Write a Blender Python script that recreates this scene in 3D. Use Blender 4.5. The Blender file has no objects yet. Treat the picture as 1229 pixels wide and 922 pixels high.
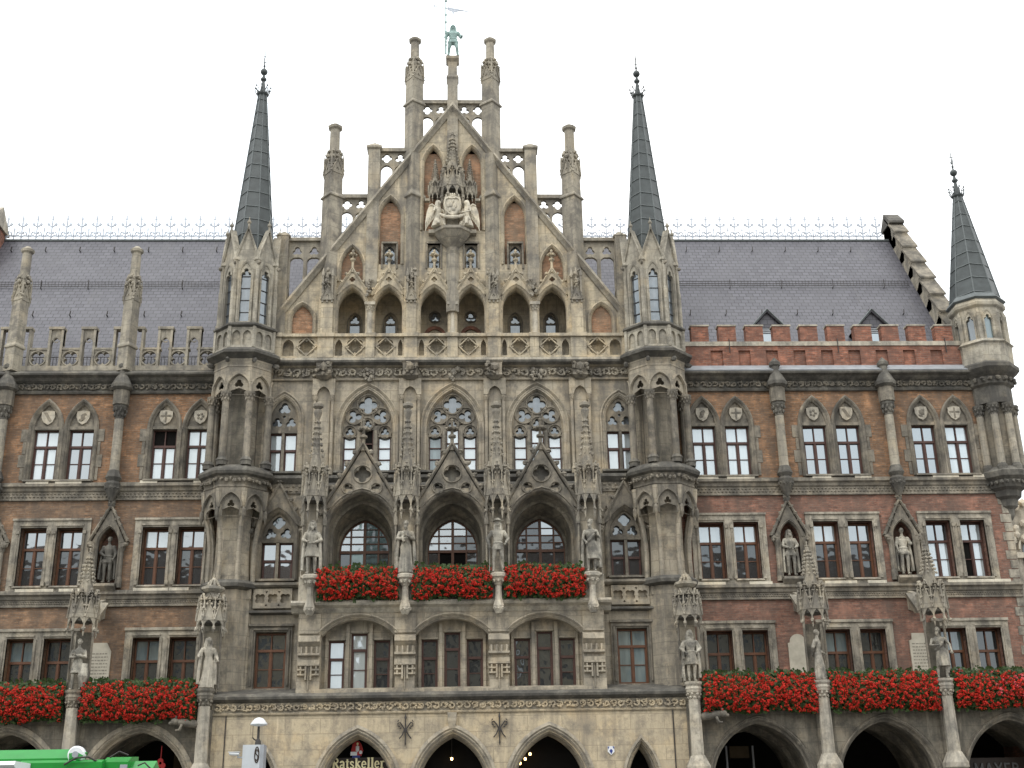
import bpy, math, random
from math import sin, cos, pi, radians, sqrt
from mathutils import Vector, Matrix
from mathutils.geometry import tessellate_polygon

scene = bpy.context.scene
COL = scene.collection

# ------------------------------------------------------------------ camera, sky, light, exposure
def make_camera():
    p, y, r = radians(20.4), radians(2.3), radians(1.05)
    F = Vector((sin(y)*cos(p), cos(y)*cos(p), sin(p)))
    R = Vector((cos(y), -sin(y), 0))
    U = R.cross(F)
    R2 = R*cos(r) - U*sin(r)
    U2 = U*cos(r) + R*sin(r)
    cam = bpy.data.cameras.new('camera')
    cam.sensor_width = 36; cam.sensor_fit = 'HORIZONTAL'
    cam.lens = 1460/1229*36
    cam.clip_start = .1; cam.clip_end = 3000
    o = bpy.data.objects.new('camera', cam)
    M = Matrix((R2, U2, -F)).transposed().to_4x4()
    M.translation = Vector((.52, -44, 1.7))
    o.matrix_world = M
    COL.objects.link(o)
    scene.camera = o
make_camera()

SUN_EL, SUN_AZ = 52, -35            # degrees; azimuth measured from the facade normal, minus = left
w = bpy.data.worlds.new('World'); scene.world = w; w.use_nodes = True
nt = w.node_tree; nt.nodes.clear()
def wn(t): return nt.nodes.new(t)
out = wn('ShaderNodeOutputWorld'); bg = wn('ShaderNodeBackground')
sky = wn('ShaderNodeTexSky'); sky.sky_type = 'NISHITA'; sky.sun_disc = False
sky.sun_elevation = radians(SUN_EL); sky.sun_rotation = radians(180+SUN_AZ)
sky.dust_density = 4
tc = wn('ShaderNodeTexCoord'); sep = wn('ShaderNodeSeparateXYZ')
nt.links.new(tc.outputs['Generated'], sep.inputs[0])
noi = wn('ShaderNodeTexNoise'); noi.inputs['Scale'].default_value = 2.2; noi.inputs['Detail'].default_value = 5
nt.links.new(tc.outputs['Generated'], noi.inputs['Vector'])
grad = wn('ShaderNodeMapRange')     # cloud deck: brighter overhead than at the horizon
grad.inputs[1].default_value = 0; grad.inputs[2].default_value = 1
grad.inputs[3].default_value = 12.5; grad.inputs[4].default_value = 27.0
nt.links.new(sep.outputs['Z'], grad.inputs[0])
cloud = wn('ShaderNodeMixRGB')
cloud.inputs[1].default_value = (1, .995, .98, 1); cloud.inputs[2].default_value = (.84, .93, 1.0, 1)
rr = wn('ShaderNodeMapRange'); rr.inputs[1].default_value = .45; rr.inputs[2].default_value = .75
nt.links.new(noi.outputs['Fac'], rr.inputs[0]); nt.links.new(rr.outputs[0], cloud.inputs[0])
mul = wn('ShaderNodeVectorMath'); mul.operation = 'SCALE'
nt.links.new(cloud.outputs[0], mul.inputs[0]); nt.links.new(grad.outputs[0], mul.inputs['Scale'])
mx = wn('ShaderNodeMixRGB'); mx.inputs[0].default_value = .93
nt.links.new(sky.outputs[0], mx.inputs[1]); nt.links.new(mul.outputs[0], mx.inputs[2])
nt.links.new(mx.outputs[0], bg.inputs['Color']); bg.inputs['Strength'].default_value = .1
nt.links.new(bg.outputs[0], out.inputs[0])

sl = bpy.data.lights.new('sun', 'SUN'); sl.energy = 1.0; sl.angle = radians(14); sl.color = (1, .96, .9)
so = bpy.data.objects.new('sun', sl); COL.objects.link(so)
d = Vector((sin(radians(SUN_AZ))*cos(radians(SUN_EL)), -cos(radians(SUN_AZ))*cos(radians(SUN_EL)), sin(radians(SUN_EL))))
so.rotation_euler = d.to_track_quat('Z', 'Y').to_euler()
vs = scene.view_settings
vs.view_transform = 'Standard'; vs.look = 'None'; vs.gamma = 1; vs.use_curve_mapping = False
vs.exposure = 0.12

# ------------------------------------------------------------------ materials
class NT:
    def __init__(s, name):
        s.m = bpy.data.materials.new(name); s.m.use_nodes = True
        s.t = s.m.node_tree; s.t.nodes.clear()
        s.o = s.n('ShaderNodeOutputMaterial')
        s.b = s.n('ShaderNodeBsdfPrincipled'); s.l(s.b.outputs[0], s.o.inputs[0])
        s.pos = None
    def n(s, t): return s.t.nodes.new(t)
    def l(s, a, b): s.t.links.new(a, b)
    def p(s):
        if not s.pos: s.pos = s.n('ShaderNodeNewGeometry').outputs['Position']
        return s.pos
    def scaled(s, v):
        m = s.n('ShaderNodeVectorMath'); m.operation = 'MULTIPLY'; m.inputs[1].default_value = v
        s.l(s.p(), m.inputs[0]); return m.outputs[0]
    def noise(s, scale, detail=5, vec=None, rough=.6):
        n = s.n('ShaderNodeTexNoise'); n.inputs['Scale'].default_value = scale
        n.inputs['Detail'].default_value = detail; n.inputs['Roughness'].default_value = rough
        s.l(vec if vec else s.p(), n.inputs['Vector']); return n.outputs['Fac']
    def rng(s, v, a, b, c=0., d=1.):
        m = s.n('ShaderNodeMapRange'); m.inputs[1].default_value = a; m.inputs[2].default_value = b
        m.inputs[3].default_value = c; m.inputs[4].default_value = d
        s.l(v, m.inputs[0]); return m.outputs[0]
    def mix(s, f, a, b, mode='MIX'):
        m = s.n('ShaderNodeMixRGB'); m.blend_type = mode
        for i, v in ((0, f), (1, a), (2, b)):
            if isinstance(v, (int, float)): m.inputs[i].default_value = v
            elif isinstance(v, tuple): m.inputs[i].default_value = v if len(v) == 4 else v+(1,)
            else: s.l(v, m.inputs[i])
        return m.outputs[0]
    def wallvec(s):
        sp = s.n('ShaderNodeSeparateXYZ'); s.l(s.p(), sp.inputs[0])
        a = s.n('ShaderNodeMath'); a.operation = 'ADD'; s.l(sp.outputs[0], a.inputs[0]); s.l(sp.outputs[1], a.inputs[1])
        c = s.n('ShaderNodeCombineXYZ'); s.l(a.outputs[0], c.inputs[0]); s.l(sp.outputs[2], c.inputs[1]); return c.outputs[0]
    def bricks(s, w, h, c1, c2, mo, ms, vec=None, bias=0):
        b = s.n('ShaderNodeTexBrick'); s.l(vec if vec else s.wallvec(), b.inputs['Vector'])
        b.inputs['Scale'].default_value = 1; b.inputs['Brick Width'].default_value = w; b.inputs['Row Height'].default_value = h
        b.inputs['Mortar Size'].default_value = ms; b.inputs['Mortar Smooth'].default_value = .3; b.inputs['Bias'].default_value = bias
        for k, v in (('Color1', c1), ('Color2', c2), ('Mortar', mo)): b.inputs[k].default_value = v+(1,)
        return b
    def bump(s, h, strength, dist=.02):
        b = s.n('ShaderNodeBump'); b.inputs['Strength'].default_value = strength; b.inputs['Distance'].default_value = dist
        s.l(h, b.inputs['Height']); s.l(b.outputs[0], s.b.inputs['Normal'])
    def fin(s, col, rough=.85, metal=0, spec=.3):
        if isinstance(col, tuple): s.b.inputs['Base Color'].default_value = col+(1,)
        else: s.l(col, s.b.inputs['Base Color'])
        s.b.inputs['Roughness'].default_value = rough; s.b.inputs['Metallic'].default_value = metal
        s.b.inputs['Specular IOR Level'].default_value = spec
        return s.m

def stone(name, a, b, soot, amt, block=(.95, .42), bump=.5, fine=.35):
    s = NT(name)
    if block:
        mo = tuple(.62*(x+y)/2 for x, y in zip(a, b))
        br = s.bricks(block[0], block[1], a, b, mo, .012)
        col = br.outputs['Color']
    else:
        col = s.mix(s.rng(s.noise(1.3, 3), .35, .65), a, b)
    # mineral tint drifting over metres, and fine grain
    tint = s.rng(s.noise(.45, 4), .35, .68)
    warm = tuple(min(1, x*k) for x, k in zip(a, (1.12, .98, .78)))
    col = s.mix(s.rng(s.noise(.9, 5), .5, .72, 0, .55), col, warm)
    col = s.mix(s.rng(s.noise(9, 6, rough=.75), .25, .75, 0, fine), col, tuple(.45*x for x in a))
    col = s.mix(s.rng(s.noise(3.4, 7, rough=.8), .52, .64, 0, .5), col, soot)
    # rain streaks and soot patches
    st = s.rng(s.noise(1.0, 6, s.scaled((2.6, 2.6, .28)), .65), .5-.12*amt, .74-.1*amt, 0, .82)
    col = s.mix(st, col, soot)
    bl = s.rng(s.noise(1.5, 8, rough=.72), .53-.12*amt, .68-.08*amt, 0, .85)
    col = s.mix(bl, col, soot)
    wash = s.rng(s.noise(1.2, 6, s.scaled((3.2, 3.2, .4)), .6), .64, .76, 0, .5)
    col = s.mix(wash, col, tuple(min(1, 1.45*x) for x in a))
    h = s.noise(14, 7, rough=.7)
    s.bump(h, bump, .03)
    return s.fin(col, .9, spec=.2)

def brick(name, a, b, mo, soot, amt):
    s = NT(name)
    br = s.bricks(.27, .088, a, b, mo, .011)
    col = br.outputs['Color']
    br2 = s.bricks(.27, .088, (1, 1, 1), (.42, .45, .5), (1, 1, 1), 0.0, s.scaled_wall((1.0, 1.0, 1.0), (.135, 3.08)))
    col = s.mix(.75, col, br2.outputs['Color'], 'MULTIPLY')
    cl = s.rng(s.noise(3.0, 6, s.scaled((1.0, 1.0, 3.2)), .8), .40, .62, 0, .75)
    col = s.mix(cl, col, tuple(.42*x for x in b))
    lt0 = s.rng(s.noise(3.3, 5, s.scaled((1.1, 1.1, 3.6)), .75), .54, .66, 0, .6)
    col = s.mix(lt0, col, tuple(min(1, 1.5*x) for x in a))
    lt = s.rng(s.noise(1.7, 5), .5, .7, 0, .5)
    col = s.mix(lt, col, tuple(min(1, 1.35*x) for x in a))
    st = s.rng(s.noise(1.1, 7, s.scaled((1.4, 1.4, .6)), .7), .46-.1*amt, .72-.1*amt, 0, .85)
    col = s.mix(st, col, soot)
    s.bump(br.outputs['Fac'], -.4, .012)
    return s.fin(col, .92, spec=.15)
def _sw(s, sc, off):
    a = s.n('ShaderNodeVectorMath'); a.operation = 'ADD'; a.inputs[1].default_value = (off[0], off[1], 0)
    s.l(s.wallvec(), a.inputs[0]); return a.outputs[0]
NT.scaled_wall = _sw

def plain(name, c, rough=.6, metal=0, spec=.4, var=.25, nscale=6, bump=.0):
    s = NT(name)
    col = s.mix(s.rng(s.noise(nscale, 5), .3, .7), c, tuple(x*(1-var) for x in c))
    if bump: s.bump(s.noise(nscale*4, 5), bump, .01)
    return s.fin(col, rough, metal, spec)

def glassmat(name, dark, refl, wob=.04, var=.5):
    """window pane: dark room (curtain, or painted sky glare) behind a reflecting sheet that is never quite flat"""
    s = NT(name)
    g = s.n('ShaderNodeBsdfGlossy'); g.inputs['Roughness'].default_value = .03
    g.inputs['Color'].default_value = (.86, .95, 1, 1)
    b = s.n('ShaderNodeBump'); b.inputs['Strength'].default_value = wob; b.inputs['Distance'].default_value = .2
    s.l(s.noise(1.3, 2), b.inputs['Height']); s.l(b.outputs[0], g.inputs['Normal'])
    col = s.mix(s.rng(s.noise(1.0, 3, s.scaled((5, 1, .6))), .35, .65), dark, tuple(x*var for x in dark))
    s.fin(col, .5)
    m = s.n('ShaderNodeMixShader'); m.inputs[0].default_value = refl
    s.l(s.b.outputs[0], m.inputs[1]); s.l(g.outputs[0], m.inputs[2]); s.l(m.outputs[0], s.o.inputs[0])
    return s.m

def emit(name, c, k):
    s = NT(name); s.fin(c); s.b.inputs['Emission Color'].default_value = c+(1,); s.b.inputs['Emission Strength'].default_value = k
    return s.m

M = {}
M['stone'] = stone('limestone', (.475, .415, .315), (.37, .33, .26), (.15, .138, .118), .45)
M['gable'] = stone('gable_limestone', (.585, .50, .355), (.45, .395, .295), (.18, .165, .14), .42)
M['pier'] = stone('pier_limestone', (.44, .395, .31), (.36, .33, .265), (.14, .13, .115), .55, (1.4, .6))
M['trim'] = stone('weathered_shade_trim', (.35, .31, .245), (.28, .25, .20), (.085, .08, .07), .8, None)
M['wash'] = stone('rain_washed_trim', (.47, .425, .34), (.38, .345, .28), (.10, .092, .08), .62, None)
M['dark'] = stone('sooty_shade_stone', (.235, .22, .185), (.18, .17, .145), (.065, .062, .057), 1.0, None)
M['lantern'] = stone('lantern_limestone', (.50, .46, .37), (.41, .38, .315), (.15, .14, .12), .55)
M['pale'] = stone('pale_limestone', (.56, .51, .41), (.46, .42, .345), (.17, .16, .14), .45, None, .6)
M['statue'] = stone('statue_limestone', (.60, .56, .46), (.47, .44, .37), (.085, .082, .075), .85, None, .7)
M['white'] = stone('carved_white_stone', (.72, .66, .53), (.62, .57, .46), (.3, .28, .24), .15, None, .4)
M['ground_stone'] = stone('ground_floor_stone', (.57, .475, .325), (.47, .40, .285), (.2, .175, .14), .3, (1.15, .5))
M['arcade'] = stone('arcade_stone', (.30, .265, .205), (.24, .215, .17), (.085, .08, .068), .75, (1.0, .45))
M['brick_o'] = brick('orange_brick', (.43, .235, .125), (.27, .155, .09), (.30, .25, .19), (.13, .10, .078), .62)
M['brick_r'] = brick('red_brown_brick', (.36, .18, .125), (.25, .135, .10), (.27, .21, .17), (.13, .095, .078), .55)
M['brick_p'] = brick('parapet_brick', (.38, .165, .105), (.27, .12, .082), (.29, .22, .18), (.14, .085, .068), .35)
M['brick_b'] = brick('brown_brick', (.36, .22, .13), (.24, .15, .098), (.27, .22, .17), (.12, .095, .075), .62)
M['brick_g'] = brick('gable_panel_brick', (.45, .25, .145), (.34, .20, .125), (.36, .29, .21), (.19, .145, .105), .5)
def slate():
    s = NT('roof_slate')
    sp = s.n('ShaderNodeSeparateXYZ'); s.l(s.p(), sp.inputs[0])
    c = s.n('ShaderNodeCombineXYZ'); s.l(sp.outputs[0], c.inputs[0]); s.l(sp.outputs[2], c.inputs[1])
    b = s.bricks(.30, .21, (.112, .110, .126), (.082, .080, .093), (.034, .033, .038), .018, c.outputs[0])
    col = s.mix(s.rng(s.noise(.6, 5), .35, .7, 0, .5), b.outputs['Color'], (.101, .099, .110))
    col = s.mix(s.rng(s.noise(1.0, 5, s.scaled((1.5, .4, .4))), .6, .75, 0, .4), col, (.125, .12, .118))
    s.bump(b.outputs['Fac'], -.8, .03)
    return s.fin(col, .55, spec=.4)
M['slate'] = slate()
M['spire'] = plain('spire_slate', (.066, .078, .078), .5, 0, .4, .45, 3, .25)
M['seam'] = plain('lead_seam', (.125, .14, .14), .5, .2, .4, .3, 5)
M['zinc'] = plain('zinc', (.36, .38, .40), .5, .3, .4, .3, 3)
M['iron'] = plain('wrought_iron', (.05, .045, .042), .6, .2, .4, .3, 8)
M['cresting'] = plain('painted_cresting', (.50, .54, .60), .6, .1, .4, .25, 8)
M['wood'] = plain('window_wood', (.085, .038, .028), .5, 0, .4, .35, 5)
M['wood2'] = plain('varnished_window_wood', (.145, .062, .03), .45, 0, .4, .35, 5)
M['glass'] = glassmat('pane_glass', (.02, .024, .026), .36)
M['glass_d'] = glassmat('dim_pane_glass', (.014, .016, .016), .11)
M['glass_c'] = glassmat('curtained_pane_glass', (.16, .21, .215), .12, .04, .55)
M['glass_b'] = glassmat('bright_pane_glass', (.45, .50, .51), .30, .03, .85)  # pale base colour stands in for mirrored sky
M['leaded'] = glassmat('leaded_glass', (.10, .115, .13), .16, .3, .4)
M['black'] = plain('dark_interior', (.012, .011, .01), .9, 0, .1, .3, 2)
M['vault'] = plain('vault_plaster', (.11, .085, .055), .9, 0, .1, .4, 1.5)
M['leaf'] = plain('geranium_leaf', (.042, .078, .018), .6, 0, .3, .55, 7)
M['petal'] = plain('geranium_petal', (.62, .026, .013), .6, 0, .25, .55, 6)
M['petal2'] = plain('pink_petal', (.74, .10, .12), .6, 0, .3, .4, 5)
M['trough'] = plain('planter_zinc', (.09, .07, .05), .8)
M['bronze'] = plain('verdigris_bronze', (.30, .425, .40), .6, .1, .4, .45, 9, .3)
M['gold'] = plain('gilded_letters', (.95, .86, .52), .5, 0, .5, .1, 8)
M['signboard'] = plain('sign_board', (.035, .022, .016), .5)
M['white_paint'] = plain('white_paint', (.72, .74, .76), .4, 0, .5, .12, 4)
M['grey_paint'] = plain('grey_paint', (.33, .35, .38), .4, 0, .5, .2, 4)
M['blue_paint'] = plain('blue_paint', (.03, .05, .22), .4)
M['red_paint'] = plain('red_paint', (.42, .02, .02), .5)
M['green_paint'] = plain('green_enamel', (.014, .25, .035), .3, 0, .5, .3, 2.5)
M['box_paint'] = plain('faded_sign_box', (.52, .55, .58), .5, 0, .4, .15, 3)
M['dull_letters'] = plain('dull_sign_letters', (.14, .14, .14), .6)
M['rubber'] = plain('rubber', (.025, .025, .025), .8)
M['marble'] = plain('inscribed_marble', (.50, .46, .37), .6, 0, .3, .3, 3)
M['ink'] = plain('cut_lettering', (.24, .22, .18), .8)
M['plaster'] = plain('house_plaster', (.33, .29, .22), .9, 0, .1, .3, .8)
M['tile'] = plain('clay_tile', (.085, .062, .05), .9, 0, .1, .3, 2)
M['bulb'] = emit('lamp_bulb', (1, .62, .22), 14)
def paving():
    s = NT('paving')
    b = s.bricks(.8, .4, (.20, .195, .185), (.16, .155, .15), (.08, .08, .078), .01, s.p())
    return s.fin(s.mix(s.rng(s.noise(.5, 5), .4, .7, 0, .5), b.outputs['Color'], (.12, .118, .112)), .85)
M['paving'] = paving()

# ------------------------------------------------------------------ mesh building
class MB:
    def __init__(s, mats='stone'):
        s.names = [mats] if isinstance(mats, str) else list(mats)
        s.v = []; s.f = []; s.mi = []; s.sm = []
        s.cur = 0; s.smooth = False; s.X = None
    def mat(s, name):
        if name not in s.names: s.names.append(name)
        s.cur = s.names.index(name); return s
    def add(s, vs, fs):
        b = len(s.v)
        if s.X is not None:
            vs = [tuple(s.X @ Vector(p)) for p in vs]
        s.v += [tuple(p) for p in vs]
        for f in fs:
            s.f.append([b+i for i in f]); s.mi.append(s.cur); s.sm.append(s.smooth)
        return s
    def box(s, x0, x1, y0, y1, z0, z1):
        return s.add([(x0,y0,z0),(x1,y0,z0),(x1,y1,z0),(x0,y1,z0),(x0,y0,z1),(x1,y0,z1),(x1,y1,z1),(x0,y1,z1)],
                     [(0,3,2,1),(4,5,6,7),(0,1,5,4),(1,2,6,5),(2,3,7,6),(3,0,4,7)])
    def plate(s, outer, y0, y1, holes=(), back=False):
        """polygon in x,z with holes; front face at y0 (towards the square), sides run back to y1"""
        loops = [outer]+list(holes)
        flat = [p for lp in loops for p in lp]
        tris = tessellate_polygon([[Vector((p[0], p[1], 0)) for p in lp] for lp in loops])
        vs = [(p[0], y0, p[1]) for p in flat]; n = len(flat)
        fs = []
        for t in tris:
            a, b, c = (flat[i] for i in t)
            cr = (b[0]-a[0])*(c[1]-a[1])-(b[1]-a[1])*(c[0]-a[0])
            fs.append(tuple(t) if cr > 0 else (t[0], t[2], t[1]))
        vs += [(p[0], y1, p[1]) for p in flat]
        if back: fs += [tuple(n+i for i in reversed(f)) for f in list(fs)]
        k = 0
        for j, lp in enumerate(loops):
            m = len(lp)
            ar = sum(lp[i][0]*lp[(i+1) % m][1]-lp[(i+1) % m][0]*lp[i][1] for i in range(m))
            ccw = ar > 0
            flip = ccw if j == 0 else not ccw
            for i in range(m):
                a, b = k+i, k+(i+1) % m
                fs.append((a, n+a, n+b, b) if flip else (a, b, n+b, n+a))
            k += m
        return s.add(vs, fs)
    def runx(s, prof, x0, x1):
        """closed profile [(y,z)..] extruded along x"""
        n = len(prof)
        ar = sum(prof[i][0]*prof[(i+1) % n][1]-prof[(i+1) % n][0]*prof[i][1] for i in range(n))
        if ar < 0: prof = prof[::-1]
        vs = [(x0,)+tuple(p) for p in prof]+[(x1,)+tuple(p) for p in prof]
        fs = [(i, i+n, (i+1) % n+n, (i+1) % n)[::-1] for i in range(n)]
        fs += [tuple(range(n))[::-1], tuple(range(n, 2*n))]
        return s.add(vs, fs)
    def frus(s, cx, cy, prof, n=8, rot=None, apo=False, cap=True):
        """stack of regular n-gons; prof [(r,z)..]; flat face to the front for n=8; apo: r is the apothem"""
        if rot is None: rot = pi/n
        k = 1/cos(pi/n) if apo else 1
        vs = []; fs = []
        for r, z in prof:
            for i in range(n):
                a = rot+2*pi*i/n-pi/2
                vs.append((cx+k*r*cos(a), cy+k*r*sin(a), z))
        m = len(prof)
        for j in range(m-1):
            for i in range(n):
                a = j*n+i; b = j*n+(i+1) % n
                fs.append((a, b, b+n, a+n))
        if cap:
            fs.append(tuple(range(n))[::-1]); fs.append(tuple((m-1)*n+i for i in range(n)))
        return s.add(vs, fs)
    def tube(s, pts, r, n=6, cap=True, flat=None):
        """tube along 3D points; r number or list"""
        P = [Vector(p) for p in pts]; m = len(P)
        R = r if isinstance(r, (list, tuple)) else [r]*m
        vs = []; fs = []; ref = None
        for i in range(m):
            t = (P[min(i+1, m-1)]-P[max(i-1, 0)])
            if t.length < 1e-9: t = Vector((0, 0, 1))
            t.normalize()
            if ref is None: ref = t.orthogonal().normalized()
            ref = (ref-t*ref.dot(t))
            if ref.length < 1e-6: ref = t.orthogonal()
            ref.normalize(); b = t.cross(ref)
            for k in range(n):
                a = 2*pi*k/n
                vs.append(tuple(P[i]+(ref*cos(a)+b*sin(a))*R[i]))
        for i in range(m-1):
            for k in range(n):
                a = i*n+k; c = i*n+(k+1) % n
                fs.append((a, c, c+n, a+n))
        if cap:
            fs.append(tuple(range(n))[::-1]); fs.append(tuple((m-1)*n+k for k in range(n)))
        return s.add(vs, fs)
    def mould(s, path, prof, cap=True):
        """moulding along an x,z path (left foot up and over to the right foot); prof [(outward offset, y)..]"""
        n = len(path); vs = []; fs = []; m = len(prof)
        N = []
        for i in range(n):
            a = path[max(i-1, 0)]; b = path[min(i+1, n-1)]; c = path[i]
            def nn(p, q):
                dx, dz = q[0]-p[0], q[1]-p[1]; L = sqrt(dx*dx+dz*dz) or 1
                return (-dz/L, dx/L)
            n1 = nn(a, c) if i > 0 else nn(c, b)
            n2 = nn(c, b) if i < n-1 else nn(a, c)
            q = (n1[0]+n2[0], n1[1]+n2[1]); L2 = (q[0]**2+q[1]**2)/2 or 1
            k = min(1/(L2/2)/2, 1.8) if L2 > 0 else 1
            N.append((q[0]*k, q[1]*k))
        for i in range(n):
            for o, y in prof:
                vs.append((path[i][0]+N[i][0]*o, y, path[i][1]+N[i][1]*o))
        for i in range(n-1):
            for k in range(m-1):
                a = i*m+k
                fs.append((a, a+m, a+m+1, a+1)[::-1])
        if cap:
            fs.append(tuple(range(m))); fs.append(tuple((n-1)*m+k for k in range(m))[::-1])
        return s.add(vs, fs)
    def blob(s, x, y, z, rx, ry=None, rz=None, rnd=None, j=.18):
        ry = ry or rx; rz = rz or rx
        vs = []
        for p in ICO_V:
            k = 1+(rnd.uniform(-j, j) if rnd else 0)
            vs.append((x+p[0]*rx*k, y+p[1]*ry*k, z+p[2]*rz*k))
        return s.add(vs, ICO_F)
    def sphere(s, x, y, z, rx, ry=None, rz=None, n=12, m=8):
        ry = ry or rx; rz = rz or rx
        vs = [(x, y, z-rz)]; fs = []
        for j in range(1, m):
            a = -pi/2+pi*j/m
            for i in range(n):
                b = 2*pi*i/n
                vs.append((x+rx*cos(a)*cos(b), y+ry*cos(a)*sin(b), z+rz*sin(a)))
        vs.append((x, y, z+rz)); t = len(vs)-1
        for i in range(n): fs.append((0, 1+(i+1) % n, 1+i))
        for j in range(m-2):
            for i in range(n):
                a = 1+j*n+i; b = 1+j*n+(i+1) % n
                fs.append((a, b, b+n, a+n))
        for i in range(n): fs.append((t, 1+(m-2)*n+i, 1+(m-2)*n+(i+1) % n))
        return s.add(vs, fs)
    def cone(s, p, q, r, n=6): return s.tube([p, q], [r, .004], n)
    def mesh(s, name):
        me = bpy.data.meshes.new(name)
        me.from_pydata(s.v, [], s.f)
        for nme in s.names: me.materials.append(M[nme])
        me.polygons.foreach_set('material_index', s.mi)
        me.polygons.foreach_set('use_smooth', s.sm)
        me.update(); return me
    def build(s, name, parent=None, loc=None):
        o = bpy.data.objects.new(name, s.mesh(name)); COL.objects.link(o)
        if loc: o.location = loc
        if parent: o.parent = parent
        return o
_t = (1+sqrt(5))/2
ICO_V = [Vector(p).normalized() for p in [(-1,_t,0),(1,_t,0),(-1,-_t,0),(1,-_t,0),(0,-1,_t),(0,1,_t),(0,-1,-_t),(0,1,-_t),(_t,0,-1),(_t,0,1),(-_t,0,-1),(-_t,0,1)]]
ICO_F = [(0,11,5),(0,5,1),(0,1,7),(0,7,10),(0,10,11),(1,5,9),(5,11,4),(11,10,2),(10,7,6),(7,1,8),(3,9,4),(3,4,2),(3,2,6),(3,6,8),(3,8,9),(4,9,5),(2,4,11),(6,2,10),(8,6,7),(9,8,1)]

def empty(name, loc=(0, 0, 0), parent=None):
    o = bpy.data.objects.new(name, None); COL.objects.link(o); o.location = loc
    o.empty_display_size = .3
    if parent: o.parent = parent
    return o
def tag(o, label, cat, group=None):
    o['label'] = label; o['category'] = cat
    if group: o['group'] = group
    return o
def struct(o, stuff=False):
    o['kind'] = 'stuff' if stuff else 'structure'; return o

# ---- gothic outlines (x,z)
def gothic(cx, zs, hw, h, n=9, z0=None):
    """pointed arch from left springing over the apex to the right one; z0 adds jambs"""
    c = (h*h-hw*hw)/(2*hw); R = c+hw
    a1 = math.atan2(h, -c) if True else 0
    L = []
    for i in range(n+1):
        a = pi+(a1-pi)*i/n
        L.append((cx+c+R*cos(a), zs+R*sin(a)))
    L[-1] = (cx, zs+h)
    Rr = [(2*cx-x, z) for x, z in L[:-1]][::-1]
    pts = L+Rr
    if z0 is not None: pts = [(cx-hw, z0)]+pts+[(cx+hw, z0)]
    return pts
def segarch(cx, zs, hw, h, n=12):
    R = (hw*hw+h*h)/(2*h); zc = zs+h-R; a0 = math.asin(hw/R)
    return [(cx+R*sin(-a0+2*a0*i/n), zc+R*cos(-a0+2*a0*i/n)) for i in range(n+1)]
def foil(cx, cz, r, n=4, rot=0, k=24, d=.5, lr=.5):
    pts = []
    for i in range(k):
        th = 2*pi*i/k+rot; best = .15*r
        for j in range(n):
            a = rot+2*pi*(j)/n
            dx = d*r*cos(th-a); dy = d*r*sin(th-a)
            q = (lr*r)**2-dy*dy
            if q > 0: best = max(best, dx+sqrt(q))
        pts.append((cx+best*cos(th), cz+best*sin(th)))
    return pts
def lancet(cx, z0, zs, w):
    """slim opening with a trefoil head; w = half width"""
    p = [(cx-w, z0)]
    for i in range(5):
        a = radians(180-105*i/4); p.append((cx-.5*w+.5*w*cos(a), zs+.5*w*sin(a)))
    for i in range(7):
        a = radians(190-200*i/6); p.append((cx+.45*w*cos(a), zs+.9*w+.48*w*sin(a)))
    for i in range(5):
        a = radians(105-105*i/4); p.append((cx+.5*w+.5*w*cos(a), zs+.5*w*sin(a)))
    p.append((cx+w, z0)); return p
def circ(cx, cz, r, n=16): return [(cx+r*cos(2*pi*i/n), cz+r*sin(2*pi*i/n)) for i in range(n)]
def rect(x0, x1, z0, z1): return [(x0, z0), (x1, z0), (x1, z1), (x0, z1)]

# ---- ornament
def crocket(mb, x, y, z, r, rnd):
    mb.blob(x, y, z, r*rnd.uniform(.8, 1.2), r*rnd.uniform(.7, 1), r*rnd.uniform(.7, 1.1), rnd, .3)
    mb.blob(x+rnd.uniform(-.4, .4)*r, y-.5*r, z-.6*r, r*.55, r*.5, r*.5, rnd, .3)
def finial(mb, x, y, z, h, rnd):
    mb.tube([(x, y, z), (x, y, z+h)], h*.09, 6)
    for k in range(6):
        a = k*pi/3; mb.blob(x+.2*h*cos(a), y+.2*h*sin(a), z+.5*h, h*.13, h*.12, h*.1, rnd, .3)
    mb.blob(x, y, z+.93*h, h*.13, h*.13, h*.16, rnd, .2)
    mb.frus(x, y, [(h*.17, z+.1*h), (h*.19, z+.17*h), (h*.1, z+.24*h)], 8)
def scrolls(mb, x0, x1, z0, z1, y, rnd, flip=1):
    """leafy scroll frieze carved in relief"""
    h = z1-z0; n = max(1, int((x1-x0)/(h*.85))); p = (x1-x0)/n; y -= .03
    for i in range(n):
        cx = x0+(i+.5)*p; cz = (z0+z1)/2; up = 1 if i % 2 else -1
        ring = [(cx+.36*h*cos(a)*(1-.05*k), y-.02, cz+up*.34*h*sin(a)*(1-.05*k)) for k, a in enumerate([pi*.95-k*.62 for k in range(9)])]
        mb.tube(ring, [h*.10]*8+[h*.05], 5)
        for k in range(8):
            mb.blob(cx+rnd.uniform(-.4, .4)*p, y-.01, cz+rnd.uniform(-.36, .36)*h, h*rnd.uniform(.10, .19), h*.16, h*rnd.uniform(.09, .16), rnd, .4)
def diaper(mb, x0, x1, z0, z1, y):
    h = (z1-z0)/2; n = int((x1-x0)/(h*1.25)); p = (x1-x0)/n
    for r in range(2):
        for i in range(n-(r % 2)):
            cx = x0+(i+.5+.5*(r % 2))*p; cz = z0+h*(r+.5)
            q = p*.42; t = h*.42
            mb.add([(cx-q, y, cz), (cx, y, cz-t), (cx+q, y, cz), (cx, y, cz+t), (cx, y-.05, cz)], [(0,1,4), (1,2,4), (2,3,4), (3,0,4)])
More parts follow.
